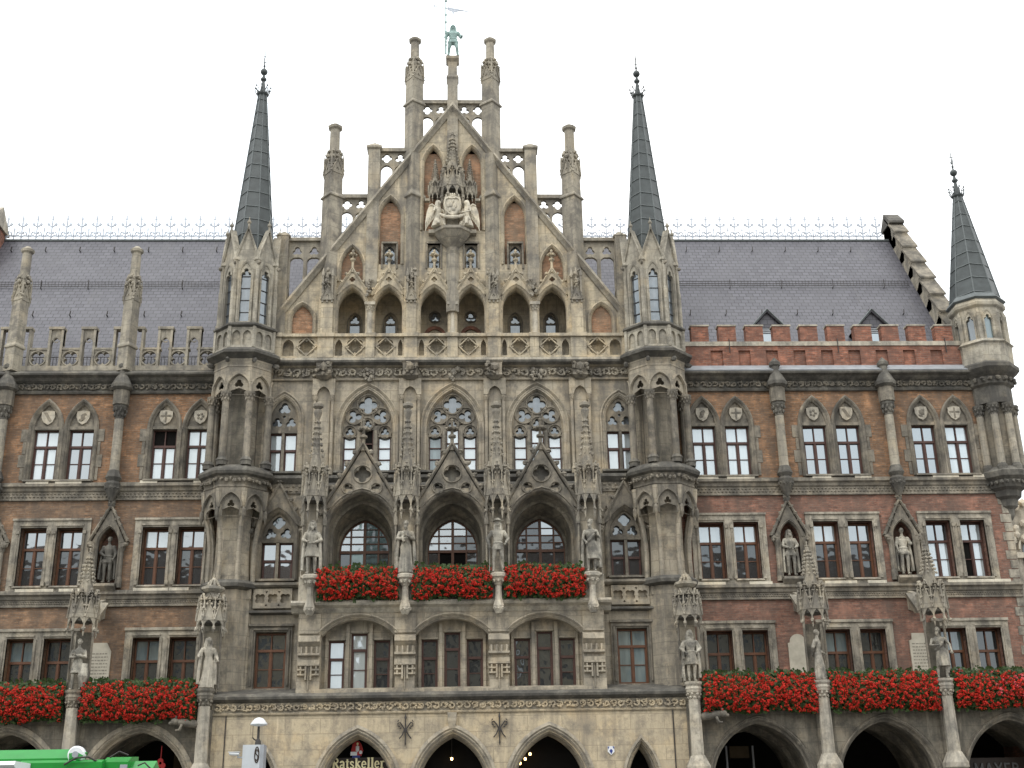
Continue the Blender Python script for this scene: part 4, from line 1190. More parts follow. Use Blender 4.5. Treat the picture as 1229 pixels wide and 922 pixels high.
# gable buttresses and their pinnacles
for s_ in (-1, 1):
    for X, w_ in ((4.85, .46), (1.6, .38)):
        x = s_*X; m = MB('gable')
        m.box(x-w_/2, x+w_/2, GY-.32, GY, 19.86, 21.4)
        m.box(x-w_/2-.09, x-w_/2+.01, GY-.22, GY, 19.86, 22.4); m.box(x+w_/2-.01, x+w_/2+.09, GY-.22, GY, 19.86, 22.4)
        m.mat('pier')
        m.box(x-w_*.4, x+w_*.4, GY-.28, GY, 21.4, 22.5)
        for q in (-.5, 0, .5): m.frus(x+q*w_*.8, GY-.34, [(.05, 21.2), (.05, 22.3), (.08, 22.34), (.08, 22.4), (.01, 22.7)], 4, pi/4)
        gablet(m, w_*.5, .6, .1, 21.3, GY-.40, x, w_*.15, RND, 3, .04)
        finial(m, x, GY-.36, 21.85, .35, RND)
        for k in range(5): crocket(m, x+RND.uniform(-.2, .2), GY-.36, 22.0+.15*k, .09, RND)
        part(m, 'buttress')
        if X > 4: pinnacle(x, -.25, 22.4, (.60, 26.02, .56, 27.1, 28.25, .40, 29.4), 'pier', .12*s_)
        else: 
            pinnacle(x, -.25, 22.4, (.60, 26.02, .58, 26.2, 26.4, .5, 26.5), 'pier', .12*s_) if False else None
            m = MB('pier'); k_ = .7071
            m.frus(x, -.25, [(.60*k_, 22.4), (.60*k_, 25.95), (.75*k_, 26.0), (.75*k_, 26.06), (.56*k_, 26.3), (.56*k_, 30.3)], 4, .12*s_)
            part(m, 'buttress')
            pinnacle(x, -.25, 30.2, (.57, 30.42, .54, 31.62, 32.75, .36, 33.72), 'pier', .12*s_)
    x = s_*3.2
    m = MB('pier'); k_ = .7071
    m.frus(x, -.25, [(.46*k_, 21.9), (.48*k_, 28.2), (.62*k_, 28.26), (.62*k_, 28.34), (.02, 28.62)], 4, pi/4)
    for k in range(5): crocket(m, x+RND.uniform(-.15, .15), -.58, 21.6+.16*k, .1, RND)
    part(m, 'buttress')
    # open tracery between the piers
    for a, b, zt, zb in ((1.88, 2.98, 28.30, 0), (3.42, 4.56, 26.14, 0), (.20, 1.34, 30.62, 0)):
        c = (a+b)/2; hw = (b-a)/4
        m = MB('pier'); x0, x1 = sorted((s_*a, s_*b)); xc = (x0+x1)/2
        def z_at(x): return slope_z(x)+.1
        m.box(x0-.04, x1+.04, -.32, .02, zt-.10, zt+.06)
        zlow = min(z_at(x0), z_at(x1))-.25; hs = []
        for u, v in ((x0, xc), (xc, x1)):
            mid = (u+v)/2; hw = (v-u)/2-.045
            hs.append(gothic(mid, zt-.95, hw, .26, 5, zlow+.1)); hs.append(foil(mid, zt-.36, min(hw, .215), 4 if abs(mid) > abs(xc) else 3, 0 if abs(mid) > abs(xc) else pi/2, 24, .52, .48))
        m.plate(rect(x0, x1, zlow, zt-.1), -.2, -.06, hs, back=True)
        part(m, 'open_tracery')
    # low screen beside the gable foot
    m = MB('pier'); x0, x1 = sorted((s_*5.2, s_*6.55))
    xc = (x0+x1)/2
    m.plate(rect(x0, x1, 20.8, 24.2), .0, .15, [f for u, v in ((x0, xc), (xc, x1)) for f in (gothic((u+v)/2, 23.3, (v-u)/2-.07, .2, 5, 21.0), foil((u+v)/2, 23.78, .2, 3, pi/2, 20))], back=True)
    m.box(x0-.05, x1+.05, -.12, .25, 24.2, 24.34)
    xx = s_*6.75
    m.box(xx-.22, xx+.22, -.3, .25, 19.9, 24.3); m.frus(xx, -.03, [(.36, 24.3), (.4, 24.36), (.05, 24.62)], 4, pi/4)
    m.box(xx-.27, xx+.27, -.47, .2, 19.9, 22.0)
    part(m, 'gallery_screen')
# central shaft with the carved arms
m = MB('pier'); k_ = .7071
m.frus(0, -.25, [(.44*k_, 28.6), (.44*k_, 31.6), (.52*k_, 31.7), (.40*k_, 31.85), (.36*k_, 32.5), (.56*k_, 32.62), (.56*k_, 32.74), (.2, 32.84)], 4, pi/4)
part(m, 'pedestal_shaft')
m = MB('pier')
m.frus(0, -.38, [(.27, 20.9), (.27, 23.4), (.30, 23.5)], 8); m.frus(0, -.32, [(.2, 23.4), (.28, 23.7), (.62, 24.05), (.78, 24.25), (.84, 24.28), (.84, 24.40), (.1, 24.42)], 8)
m.plate([(-.95, 24.25), (.95, 24.25), (.95, 24.4), (-.95, 24.4)], -.7, GY)
part(m, 'console')
m = MB('pier')
for x, R_, zb, H_ in ((0, .43, 25.8, 3.2), (-.70, .24, 25.8, 1.95), (.70, .24, 25.8, 1.95)):
    m.X = at(x, -.52 if x == 0 else -.42, zb); canopy(m, R_, H_, RND, .5)
m.X = None
for s_ in (-1, 1): m.box(s_*1.02-.1, s_*1.02+.1, -.6, GY, 25.75, 25.85)
m.box(-.22, .22, GY-.12, GY, 24.4, 28.9)
part(m, 'canopy')
m = MB('white')                # shield of the carved arms, crowned, over a ribbon
sh = [(-.33, .24), (-.36, 0), (-.3, -.28), (-.16, -.48), (0, -.56), (.16, -.48), (.3, -.28), (.36, 0), (.33, .24), (.18, .34), (0, .3), (-.18, .34)]
m.plate([(a, b+25.38) for a, b in sh], -.98, -.8)
pth = [(a*.92, b*.92+25.38) for a, b in sh[::-1]]; m.mould(pth+[pth[0]], [(.0, -.98), (0, -1.02), (-.04, -1.03), (-.05, -.98)], False)
for k in range(7): m.blob(-.24+.08*k, -.92, 25.78+.05*sin(k*pi/6), .05, .07, .09)
m.tube([(-.3, -.9, 25.7), (0, -.98, 25.72), (.3, -.9, 25.7)], .05, 6)
for a, b in ((-.05, .0), (.02, .16), (-.16, -.02), (.12, -.05), (.05, -.2), (-.1, -.25)): m.blob(a, -.99, 25.36+b, .06, .04, .1, RND, .3)
m.tube([(-.5, -.95, 24.95), (-.25, -1.05, 24.78), (0, -1.08, 24.74), (.25, -1.05, 24.78), (.5, -.95, 24.95)], [.05, .07, .08, .07, .05], 6)
part(m, 'coat_of_arms')

# ---- octagonal stair turrets
def turret(ax, ay, s_):
    T = at(ax, ay, 0)
    m = MB('stone'); m.X = T
    m.frus(0, 0, [(.80, 0), (.80, 10.0)], 8, apo=True)
    m.mat('dark').frus(0, 0, [(.82, 9.98), (1.0, 10.06), (1.02, 10.18), (.86, 10.32)], 8, apo=True)
    m.mat('stone').frus(0, 0, [(.66, 10.2), (.60, 11.2), (.60, 12.6), (.74, 13.5)], 8, apo=True)
    for k in range(8):
        a = k*pi/4+pi/8
        pts = []
        for z, r in ((10.3, .86), (11.0, .84), (11.6, .86), (12.2, .95), (12.7, 1.08), (13.1, 1.17), (13.55, 1.2)):
            pts.append((r*sin(a), -r*cos(a), z))
        m.tube(pts, [.09, .09, .09, .09, .09, .1, .11], 6)
    part(m, 'turret_shaft')
    m = MB('trim')
    for k in range(8):
        m.X = T @ Matrix.Rotation(k*pi/4, 4, 'Z')
        hw = 1.12*math.tan(pi/8)
        m.plate([(-hw, 12.75), (-hw+.07, 12.75)]+gothic(0, 12.85, hw-.07, .52, 6)[1:-1]+[(hw-.07, 12.75), (hw, 12.75), (hw, 13.58), (-hw, 13.58)], -1.12, -1.0)
        m.mould(gothic(0, 12.85, hw-.08, .55, 6), [(.05, -1.12), (.05, -1.17), (0, -1.17), (-.02, -1.1)])
        m.plate(gothic(0, 12.9, hw-.1, .48, 6, 12.55), -1.06, -1.0, [foil(0, 13.0, .14, 3, pi/2, 18), [(-hw+.16, 12.56), (hw-.16, 12.56), (hw-.16, 12.78), (0, 12.9), (-hw+.16, 12.78)]])
        m.frus(0-hw, -1.14, [(.01, 12.35), (.07, 12.55), (.08, 12.75), (.04, 12.85)], 6)
        for q in range(6): crocket(m, -hw+.1+q*.16, -1.22, 13.86+RND.uniform(-.05, .05), .08, RND)
    m.X = T
    m.frus(0, 0, [(1.10, 13.58), (1.14, 13.62), (1.12, 13.7), (1.20, 14.0)], 8, apo=True)
    m.mat('dark').frus(0, 0, [(1.20, 14.0), (1.32, 14.06), (1.36, 14.16), (1.34, 14.22), (1.12, 14.42), (.9, 14.5)], 8, apo=True)
    part(m, 'turret_corbel')
    m = MB('stone'); m.X = T
    m.mat('arcade').frus(0, 0, [(.58, 14.3), (.58, 17.4), (.70, 17.7), (.98, 18.2)], 8, apo=True); m.mat('stone')  # core in a darker stone colour, painting the recess shade behind the columns
    for k in range(8):
        m.X = T @ Matrix.Rotation(k*pi/4, 4, 'Z'); A_ = 1.06; hw = A_*math.tan(pi/8)
        m.plate([(-hw, 17.2), (-hw+.05, 17.2)]+gothic(0, 17.38, hw-.05, .55, 7)[1:-1]+[(hw-.05, 17.2), (hw, 17.2), (hw, 18.25), (-hw, 18.25)], -A_, -A_+.12)
        m.mould(gothic(0, 17.38, hw-.05, .55, 7, 17.2), [(.07, -A_), (.07, -A_-.05), (.02, -A_-.05), (0, -A_+.05)])
        m.plate(gothic(0, 17.38, hw-.05, .53, 7, 17.15), -A_+.06, -A_+.11, [foil(0, 17.58, .17, 3, pi/2, 20), [(-hw+.14, 17.16), (hw-.14, 17.16), (hw-.14, 17.3), (0, 17.42), (-hw+.14, 17.3)]])
        m.mat('dark').blob(-hw*1.0, -A_-.16, 18.45, .08, .16, .12, RND, .25); m.mat('stone')   # small corbel heads
    m.X = T
    m.frus(0, 0, [(1.04, 18.2), (1.08, 18.24), (1.06, 18.32), (1.10, 18.55)], 8, apo=True)
    m.mat('dark').frus(0, 0, [(1.1, 18.55), (1.25, 18.66), (1.36, 18.72), (1.37, 18.82), (1.15, 18.98)], 8, apo=True)
    part(m, 'turret_gallery')
    for k in (-2, -1, 0, 1, 2, 3) if True else ():
        a = (k-.5)*pi/4
        m = MB('pier'); x, y = 1.13*sin(a), -1.13*cos(a)
        m.X = T
        m.mat('dark').frus(x, y, [(.2, 14.42), (.2, 14.55), (.23, 14.6), (.15, 14.72)], 8)
        m.mat('trim').frus(x, y, [(.135, 14.7), (.125, 16.8)], 12)
        m.mat('trim'); capital(m, x, y, 16.8, .13, .42, RND)
        part(m, 'column')
    m = MB('lantern'); m.X = T
    m.frus(0, 0, [(1.12, 18.95), (1.14, 19.0), (1.10, 19.05)], 8, apo=True)
    m.frus(0, 0, [(1.02, 19.0), (1.02, 19.8)], 8, apo=True)
    for k in range(8):
        m.X = T @ Matrix.Rotation(k*pi/4, 4, 'Z'); A_ = 1.10; hw = A_*math.tan(pi/8)
        m.plate(rect(-hw, hw, 19.0, 19.82), -A_, -A_+.1, [gothic(q, 19.5, .15, .2, 5, 19.1) for q in (-.2, .2)])
        m.box(-hw-.06, -hw+.06, -A_-.05, -A_+.05, 19.0, 19.85)
    m.X = T
    m.mat('dark').frus(0, 0, [(1.08, 19.82), (1.2, 19.88), (1.2, 19.95), (1.02, 20.06)], 8, apo=True)
    part(m, 'turret_balustrade')
    m = MB('lantern')
    for k in range(8):
        m.X = T @ Matrix.Rotation(k*pi/4, 4, 'Z'); A_ = 1.0; hw = A_*math.tan(pi/8)
        m.plate([(-hw, 19.95), (hw, 19.95), (hw, 22.7), (0, 24.0), (-hw, 22.7)], -A_, -A_+.14, [lancet(0, 20.1, 22.05, .185)])
        m.mould(gothic(0, 22.05, .23, .5, 6, 20.05), [(.06, -A_), (.06, -A_-.05), (.0, -A_-.03), (-.03, -A_+.08)])
        m.mould([(-hw-.03, 22.62), (0, 24.02), (hw+.03, 22.62)], [(-.02, -A_), (-.02, -A_-.06), (.05, -A_-.1), (.09, -A_-.05), (.09, -A_+.2), (-.02, -A_+.2)])
        m.frus(0, -A_-.03, [(.05, 23.95), (.04, 24.2), (.08, 24.24), (.08, 24.3), (.03, 24.36), (.01, 24.5)], 6)
        m.frus(-hw*1.03, -A_*1.03, [(.10, 20.0), (.10, 21.4), (.075, 21.55), (.07, 22.6), (.10, 22.66), (.09, 22.75), (.005, 23.15)], 4, 0)
        m.mat('trim').blob(-hw*1.05, -A_*1.1, 22.5, .06, .13, .09, RND, .2); m.mat('lantern')
    dr = part(m, 'turret_drum')
    for k in (-2, -1, 0, 1, 2):
        m = MB('leaded'); m.X = T @ Matrix.Rotation(k*pi/4, 4, 'Z'); quad_pane(m, -.22, .22, 20.02, 22.6, -.88, RND)
        m.mat('iron'); 
        for z in (20.5, 21.0, 21.5, 22.0): m.box(-.2, .2, -.91, -.89, z-.012, z+.012)
        part(m, 'lancet_pane', dr)
    m = MB('black'); m.X = T; m.frus(0, 0, [(.8, 20), (.8, 22.4)], 8, apo=True); part(m, 'inner_wall')
    spire(ax, ay, 22.35, .93, 30.72, .17, s_)
def spire(ax, ay, z0, r0, z1, r1, s_=1, nb=13):
    m = MB('spire'); m.X = at(ax, ay, 0)
    m.frus(0, 0, [(r0, z0), (r1, z1)], 8)
    for i in range(nb):
        f = (i+.5+RND.uniform(-.06, .06))/nb; r = r0+(r1-r0)*f; z = z0+(z1-z0)*f
        pts = [((r+.012)*cos(pi/8+k*pi/4), (r+.012)*sin(pi/8+k*pi/4), z+(.03 if k % 2 else -.03)) for k in range(9)]
        m.mat('seam').tube(pts, .022, 4, False)
    for k in range(8):
        a = pi/8+k*pi/4
        m.mat('seam').tube([(r0*cos(a), r0*sin(a), z0), (r1*cos(a), r1*sin(a), z1)], .028, 5)
    sp = part(m, 'spire')
    m = MB('spire'); m.X = at(ax, ay, 0); q = r1/.20
    m.frus(0, 0, [(.2*q, z1-.05), (.30*q, z1+.02), (.30*q, z1+.09), (.16*q, z1+.14), (.10*q, z1+.5), (.07*q, z1+.68), (.15*q, z1+.76), (.15*q, z1+.82), (.07*q, z1+.9), (.05, z1+1.0)], 8)
    for k in range(8):
        a = k*pi/4; cx, cy = .3*q*cos(a), .3*q*sin(a)
        m.tube([(cx, cy, z1+.05), (cx*1.25, cy*1.25, z1+.22), (cx*1.0, cy*1.0, z1+.34), (cx*.75, cy*.75, z1+.22)], .019, 5)
        m.blob(cx*1.25, cy*1.25, z1+.36, .04, .04, .06)
    m.smooth = True; m.sphere(0, 0, z1+1.16, .165*q**.5); m.smooth = False
    m.tube([(0, 0, z1+1.3), (0, 0, z1+2.25)], [.035, .012], 6); m.blob(0, 0, z1+1.45, .06, .06, .06)
    m.tube([(-.13, 0, z1+1.75), (-.06, 0, z1+1.62), (.06, 0, z1+1.62), (.13, 0, z1+1.75)], .014, 4)
    m.tube([(0, -.13, z1+1.75), (0, -.06, z1+1.62), (0, .06, z1+1.62), (0, .13, z1+1.75)], .014, 4)
    m.box(-.09, .09, -.01, .01, z1+1.9, z1+1.925)
    part(m, 'finial', sp)
turret(-7.88, -.5, -1)
turret(7.78, -.5, 1)
# little pier rising beside each turret foot
for s_ in (-1, 1):
    m = MB('stone'); m.frus(s_*7.25, -.85, [(.12, 8.3), (.17, 8.5), (.17, 9.6), (.24, 9.7), (.24, 10.1), (.1, 10.3)], 4, pi/4)
    m.tube([(s_*7.25, -.9, 6.6), (s_*7.25, -.9, 8.4)], .10, 8)
    part(m, 'corner_shaft')

# ---- corner turret at the right end
T = at(21.02, .15, 0)
m = MB('dark'); m.X = T
m.frus(0, 0, [(.08, 12.55), (.16, 12.7), (.2, 12.95), (.32, 13.05), (.36, 13.3), (.48, 13.4), (.52, 13.62), (.66, 13.72), (.72, 14.0), (.86, 14.1), (.9, 14.3), (.72, 14.5)], 8, apo=True)
for k in range(24): a = k*pi/12; crocket(m, .78*sin(a), -.78*cos(a), 13.9, .08, RND)
part(m, 'turret_corbel')
m = MB('arcade'); m.X = T
m.frus(0, 0, [(.56, 14.4), (.56, 17.7)], 8, apo=True)
m.mat('dark').frus(0, 0, [(.74, 17.05), (.74, 17.1), (.74, 17.72), (.86, 17.8), (.82, 18.1), (1.0, 18.25), (1.12, 18.4), (1.12, 18.55), (.98, 18.66)], 8, apo=True)
for k in range(20): a = k*pi/10; crocket(m, .95*sin(a), -.95*cos(a), 17.98, .11, RND)
m.mat('lantern').frus(0, 0, [(.98, 18.6), (1.0, 19.4), (1.08, 19.46), (1.0, 19.56), (.95, 19.62)], 8, apo=True)
part(m, 'turret_gallery')
for k in range(-2, 3):
    a = k*pi/4-pi/8; m = MB('pier'); m.X = T; x, y = .72*sin(a), -.72*cos(a)
    m.mat('dark').frus(x, y, [(.2, 14.35), (.2, 14.5), (.15, 14.62)], 8)
    m.mat('pier').frus(x, y, [(.15, 14.6), (.135, 16.6)], 12); m.mat('dark'); capital(m, x, y, 16.55, .14, .45, RND)
    part(m, 'column')
m = MB('lantern')
for k in range(8):
    m.X = T @ Matrix.Rotation(k*pi/4, 4, 'Z'); A_ = .9; hw = A_*math.tan(pi/8)
    m.plate(rect(-hw, hw, 19.5, 21.0), -A_, -A_+.14, [lancet(0, 19.6, 20.45, .15)])
    m.box(-hw-.07, -hw+.07, -A_-.06, -A_+.1, 19.5, 20.7); m.frus(-hw, -A_, [(.1, 20.7), (.01, 20.95)], 4, pi/4)
    m.mould(gothic(0, 20.45, .18, .36, 5, 19.6), [(.05, -A_), (.05, -A_-.04), (0, -A_-.02), (-.02, -A_+.06)])
m.X = T
m.frus(0, 0, [(.9, 20.95), (1.0, 21.05), (1.02, 21.15), (.92, 21.4)], 8, apo=True)
m.mat('seam').frus(0, 0, [(.98, 21.3), (1.06, 21.36), (1.04, 21.42), (.9, 21.6)], 8, apo=True)
dr = part(m, 'turret_drum')
for k in (-2, -1, 0, 1):
    m = MB('leaded' if k else 'glass_c'); m.X = T @ Matrix.Rotation(k*pi/4, 4, 'Z'); quad_pane(m, -.2, .2, 19.55, 20.9, -.8, RND); part(m, 'lancet_pane', dr)
m = MB('black'); m.X = T; m.frus(0, 0, [(.72, 19.5), (.72, 21)], 8, apo=True); part(m, 'inner_wall')
spire(21.02, .15, 21.35, 1.0, 26.35, .17, 1, 8)
m = MB('wash')                       # quoins at the right corner
for k in range(22):
    wd = .40 if k % 2 else .28
    m.box(20.97-wd, 20.985, -.02, .2, 5.8+k*.35, 6.12+k*.35)
part(m, 'quoin')

# ---- arcades under the wings, balconies above, piers in front
A0 = -1.9
ARCH = {-1: [-10.32, -14.65, -18.95], 1: [10.32, 14.62, 18.92]}
for sx in (-1, 1):
    xa, xb = sorted((sx*7.95, END[sx] if sx < 0 else 22.4))
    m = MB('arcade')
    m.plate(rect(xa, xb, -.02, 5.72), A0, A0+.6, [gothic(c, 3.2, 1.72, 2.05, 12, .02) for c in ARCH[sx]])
    part(m, 'arcade_wall')
    for c in ARCH[sx]:
        m = MB('stone' if sx < 0 else 'trim'); A = gothic(c, 3.2, 1.72, 2.05, 14, 0)
        m.mould(A, [(.26 if sx < 0 else .13, A0+.02), (.26 if sx < 0 else .13, A0-.03), (.12, A0-.06), (.08, A0-.02), (.05, A0-.05), (0, A0), (-.04, A0+.1), (-.1, A0+.16), (-.1, A0+.5)])
        part(m, 'arcade_arch')
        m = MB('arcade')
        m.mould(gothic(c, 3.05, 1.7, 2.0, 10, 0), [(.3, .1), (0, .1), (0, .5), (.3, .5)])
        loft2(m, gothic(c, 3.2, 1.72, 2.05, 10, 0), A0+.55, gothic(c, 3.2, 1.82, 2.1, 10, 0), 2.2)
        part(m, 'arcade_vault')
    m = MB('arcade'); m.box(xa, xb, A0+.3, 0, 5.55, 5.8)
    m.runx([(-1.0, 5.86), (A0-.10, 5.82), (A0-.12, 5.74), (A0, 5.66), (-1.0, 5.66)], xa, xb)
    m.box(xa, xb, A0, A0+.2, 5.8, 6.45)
    part(m, 'balcony')
    m = MB('black'); m.box(xa, xb, 2.2, 2.3, 0, 5.5); part(m, 'inner_wall')
PX = [-16.8, -12.48, -8.18, 8.12, 12.5, 16.72]
for x in PX:
    m = MB('pale'); y = -2.25
    m.frus(x, y, [(.36, 0), (.36, 3.55), (.42, 3.6), (.42, 3.75), (.24, 4.1)], 8)
    m.frus(x, y, [(.22, 4.0), (.2, 5.9)], 8)
    m.mat('trim' if x < 0 else 'pale')
    capital(m, x, y, 5.85, .17, .35, RND)
    m.frus(x, y, [(.27, 6.2), (.29, 6.25), (.26, 6.33), (.3, 6.4), (.3, 6.48)], 8)
    m.mat('arcade').box(x-.24, x+.24, y+.15, A0+.05, 0, 5.8)
    part(m, 'front_pier')
CAN = []
for x in PX[1:]:
    inner = abs(x) < 9
    m = MB('pale' if x in (-8.18,) else 'pier'); m.X = at(x, -2.15 if not inner else -2.1, 8.42)
    canopy(m, .44, 1.9 if inner else 2.85, RND, .3 if inner else .45)
    m.X = None
    if inner:
        m.box(x-.30, x+.30, -1.75, -.9, 8.3, 9.7)
        m.frus(x, -2.1, [(.28, 9.7), (.40, 9.8), (.40, 9.88), (.1, 9.95)], 8)
    else:
        m.runx([(-1.8, 8.7), (-1.8, 9.3), (.1, 9.95), (.1, 9.25)], x-.1, x+.1)     # flying strut to the wall
        m.mat('pale').add([(x-.16*(1 if x > 0 else -1)-.28, -.9, 9.66), (x-.16*(1 if x > 0 else -1)+.28, -.9, 9.62), (x-.08, -1.0, 8.95), (x+.08, -1.0, 8.95), (x-.3, -.35, 9.7), (x+.3, -.35, 9.7), (x-.08, -.5, 9.0), (x+.08, -.5, 9.0)],
              [(0, 1, 3, 2), (4, 6, 7, 5), (0, 4, 5, 1), (0, 2, 6, 4), (1, 5, 7, 3), (2, 3, 7, 6)])
    m.mat('trim')
    for q in (-.34, .34): m.tube([(x+q, -2.0, 6.5), (x+q, -2.0, 8.5)], .045, 6)
    m.mat('arcade' if abs(x) > 9 else 'stone').box(x-.26, x+.26, -1.85, -1.7, 6.4, 8.45)
    part(m, 'canopy')
    m = MB('trim'); m.box(x-.2, x+.2, -1.7, 0 if not inner else -.8, 6.2, 6.5); part(m, 'pier_tie')
# canopies and pedestals on the balcony piers
for x in PIERX:
    m = MB('pier'); m.X = at(x, -2.12, 12.42); canopy(m, .40, 3.9, RND, .5); m.X = None
    m.frus(x, -2.12, [(.06, 15.9), (.16, 16.2), (.16, 16.28), (.08, 16.34), (.2, 16.42), (.2, 16.52), (.05, 16.6)], 8)
    for q in (-.38, .38):
        m.tube([(x+q, -2.0, 10.2), (x+q, -2.0, 12.1)], .035, 6); m.frus(x+q, -2.0, [(.07, 12.05), (.08, 12.2), (.03, 12.5)], 6)
    part(m, 'canopy')
    m = MB('pale')
    m.box(x-.34, x+.34, -2.08, -1.95, 9.4, 10.2)
    m.frus(x, -2.3, [(.1, 8.85), (.16, 8.95), (.2, 9.12), (.14, 9.3), (.12, 9.42), (.11, 9.85)], 8)
    for k in range(8): a = k*pi/4; crocket(m, x+.15*sin(a), -2.3-.15*cos(a), 9.05, .07, RND); crocket(m, x+.2*sin(a), -2.3-.2*cos(a), 9.98, .07, RND)
    m.frus(x, -2.3, [(.13, 9.82), (.24, 10.05), (.30, 10.1), (.30, 10.2), (.27, 10.24)], 8)
    m.box(x-.34, x+.34, -2.3, -1.95, 10.16, 10.23)
    part(m, 'statue_pedestal')
# gargoyles low on the arcade piers
for x, s_ in ((-8.72, -1), (8.68, 1)):
    m = MB('trim'); y = -2.25; m.smooth = True
    m.tube([(x-s_*.45, y, 5.3), (x-s_*.2, y, 5.36), (x+s_*.1, y-.05, 5.40), (x+s_*.28, y-.1, 5.42)], [.11, .14, .13, .12], 8)
    m.sphere(x+s_*.36, y-.12, 5.42, .15, .13, .12); m.sphere(x+s_*.49, y-.14, 5.37, .08, .07, .06)
    for q in (-.07, .07): m.blob(x+s_*.32, y-.12+q, 5.56, .035, .03, .06)
    for q in (-.1, .1): m.tube([(x+s_*.12, y+q-.05, 5.33), (x+s_*.2, y+q-.06, 5.15), (x+s_*.32, y+q-.06, 5.14)], [.05, .04, .035], 6)
    part(m, 'gargoyle')

# ------------------------------------------------------------------ statues: one continuous carved figure each
def loft(mb, rings, n=28, amp_k=9, ph=0.):
    """rings (cx,cy,z,rx,ry,fold)"""
    vs = []; fs = []
    for cx, cy, z, rx, ry, fo in rings:
        for i in range(n):
            a = 2*pi*i/n
            k = 1+fo*(.6*sin(amp_k*a+ph+z*1.2)+.4*sin((amp_k*2-5)*a+ph*2-z*2))
            vs.append((cx+rx*k*cos(a), cy+ry*k*sin(a), z))
    for j in range(len(rings)-1):
        for i in range(n):
            a = j*n+i; b = j*n+(i+1) % n; fs.append((a, b, b+n, a+n))
    fs.append(tuple(range(n))[::-1]); fs.append(tuple((len(rings)-1)*n+i for i in range(n)))
    mb.add(vs, fs)
def hand(mb, p, dr, s=1.0, curl=.5):
    """palm, four unequal bent fingers and a thumb from the side of the palm"""
    p = Vector(p); dr = Vector(dr).normalized(); side = dr.cross(Vector((0, 1, .2))).normalized(); up = side.cross(dr).normalized()
    mb.tube([p-dr*.01, p+dr*.035*s, p+dr*.075*s], [.024*s, .034*s, .033*s], 8)
    for i, ln in enumerate((.062, .072, .066, .05)):
        b = p+dr*.07*s+side*(i-1.5)*.017*s
        mb.tube([b, b+dr*ln*.45*s-up*.006*s, b+dr*ln*.75*s-up*(.012+.03*curl)*s, b+dr*ln*.8*s-up*(.02+.055*curl)*s], [.0095*s, .009*s, .008*s, .006*s], 6)
    b = p+dr*.02*s-side*.03*s
    mb.tube([b, b-side*.022*s+dr*.025*s, b-side*.02*s+dr*.058*s-up*.015*s], [.012*s, .010*s, .007*s], 6)
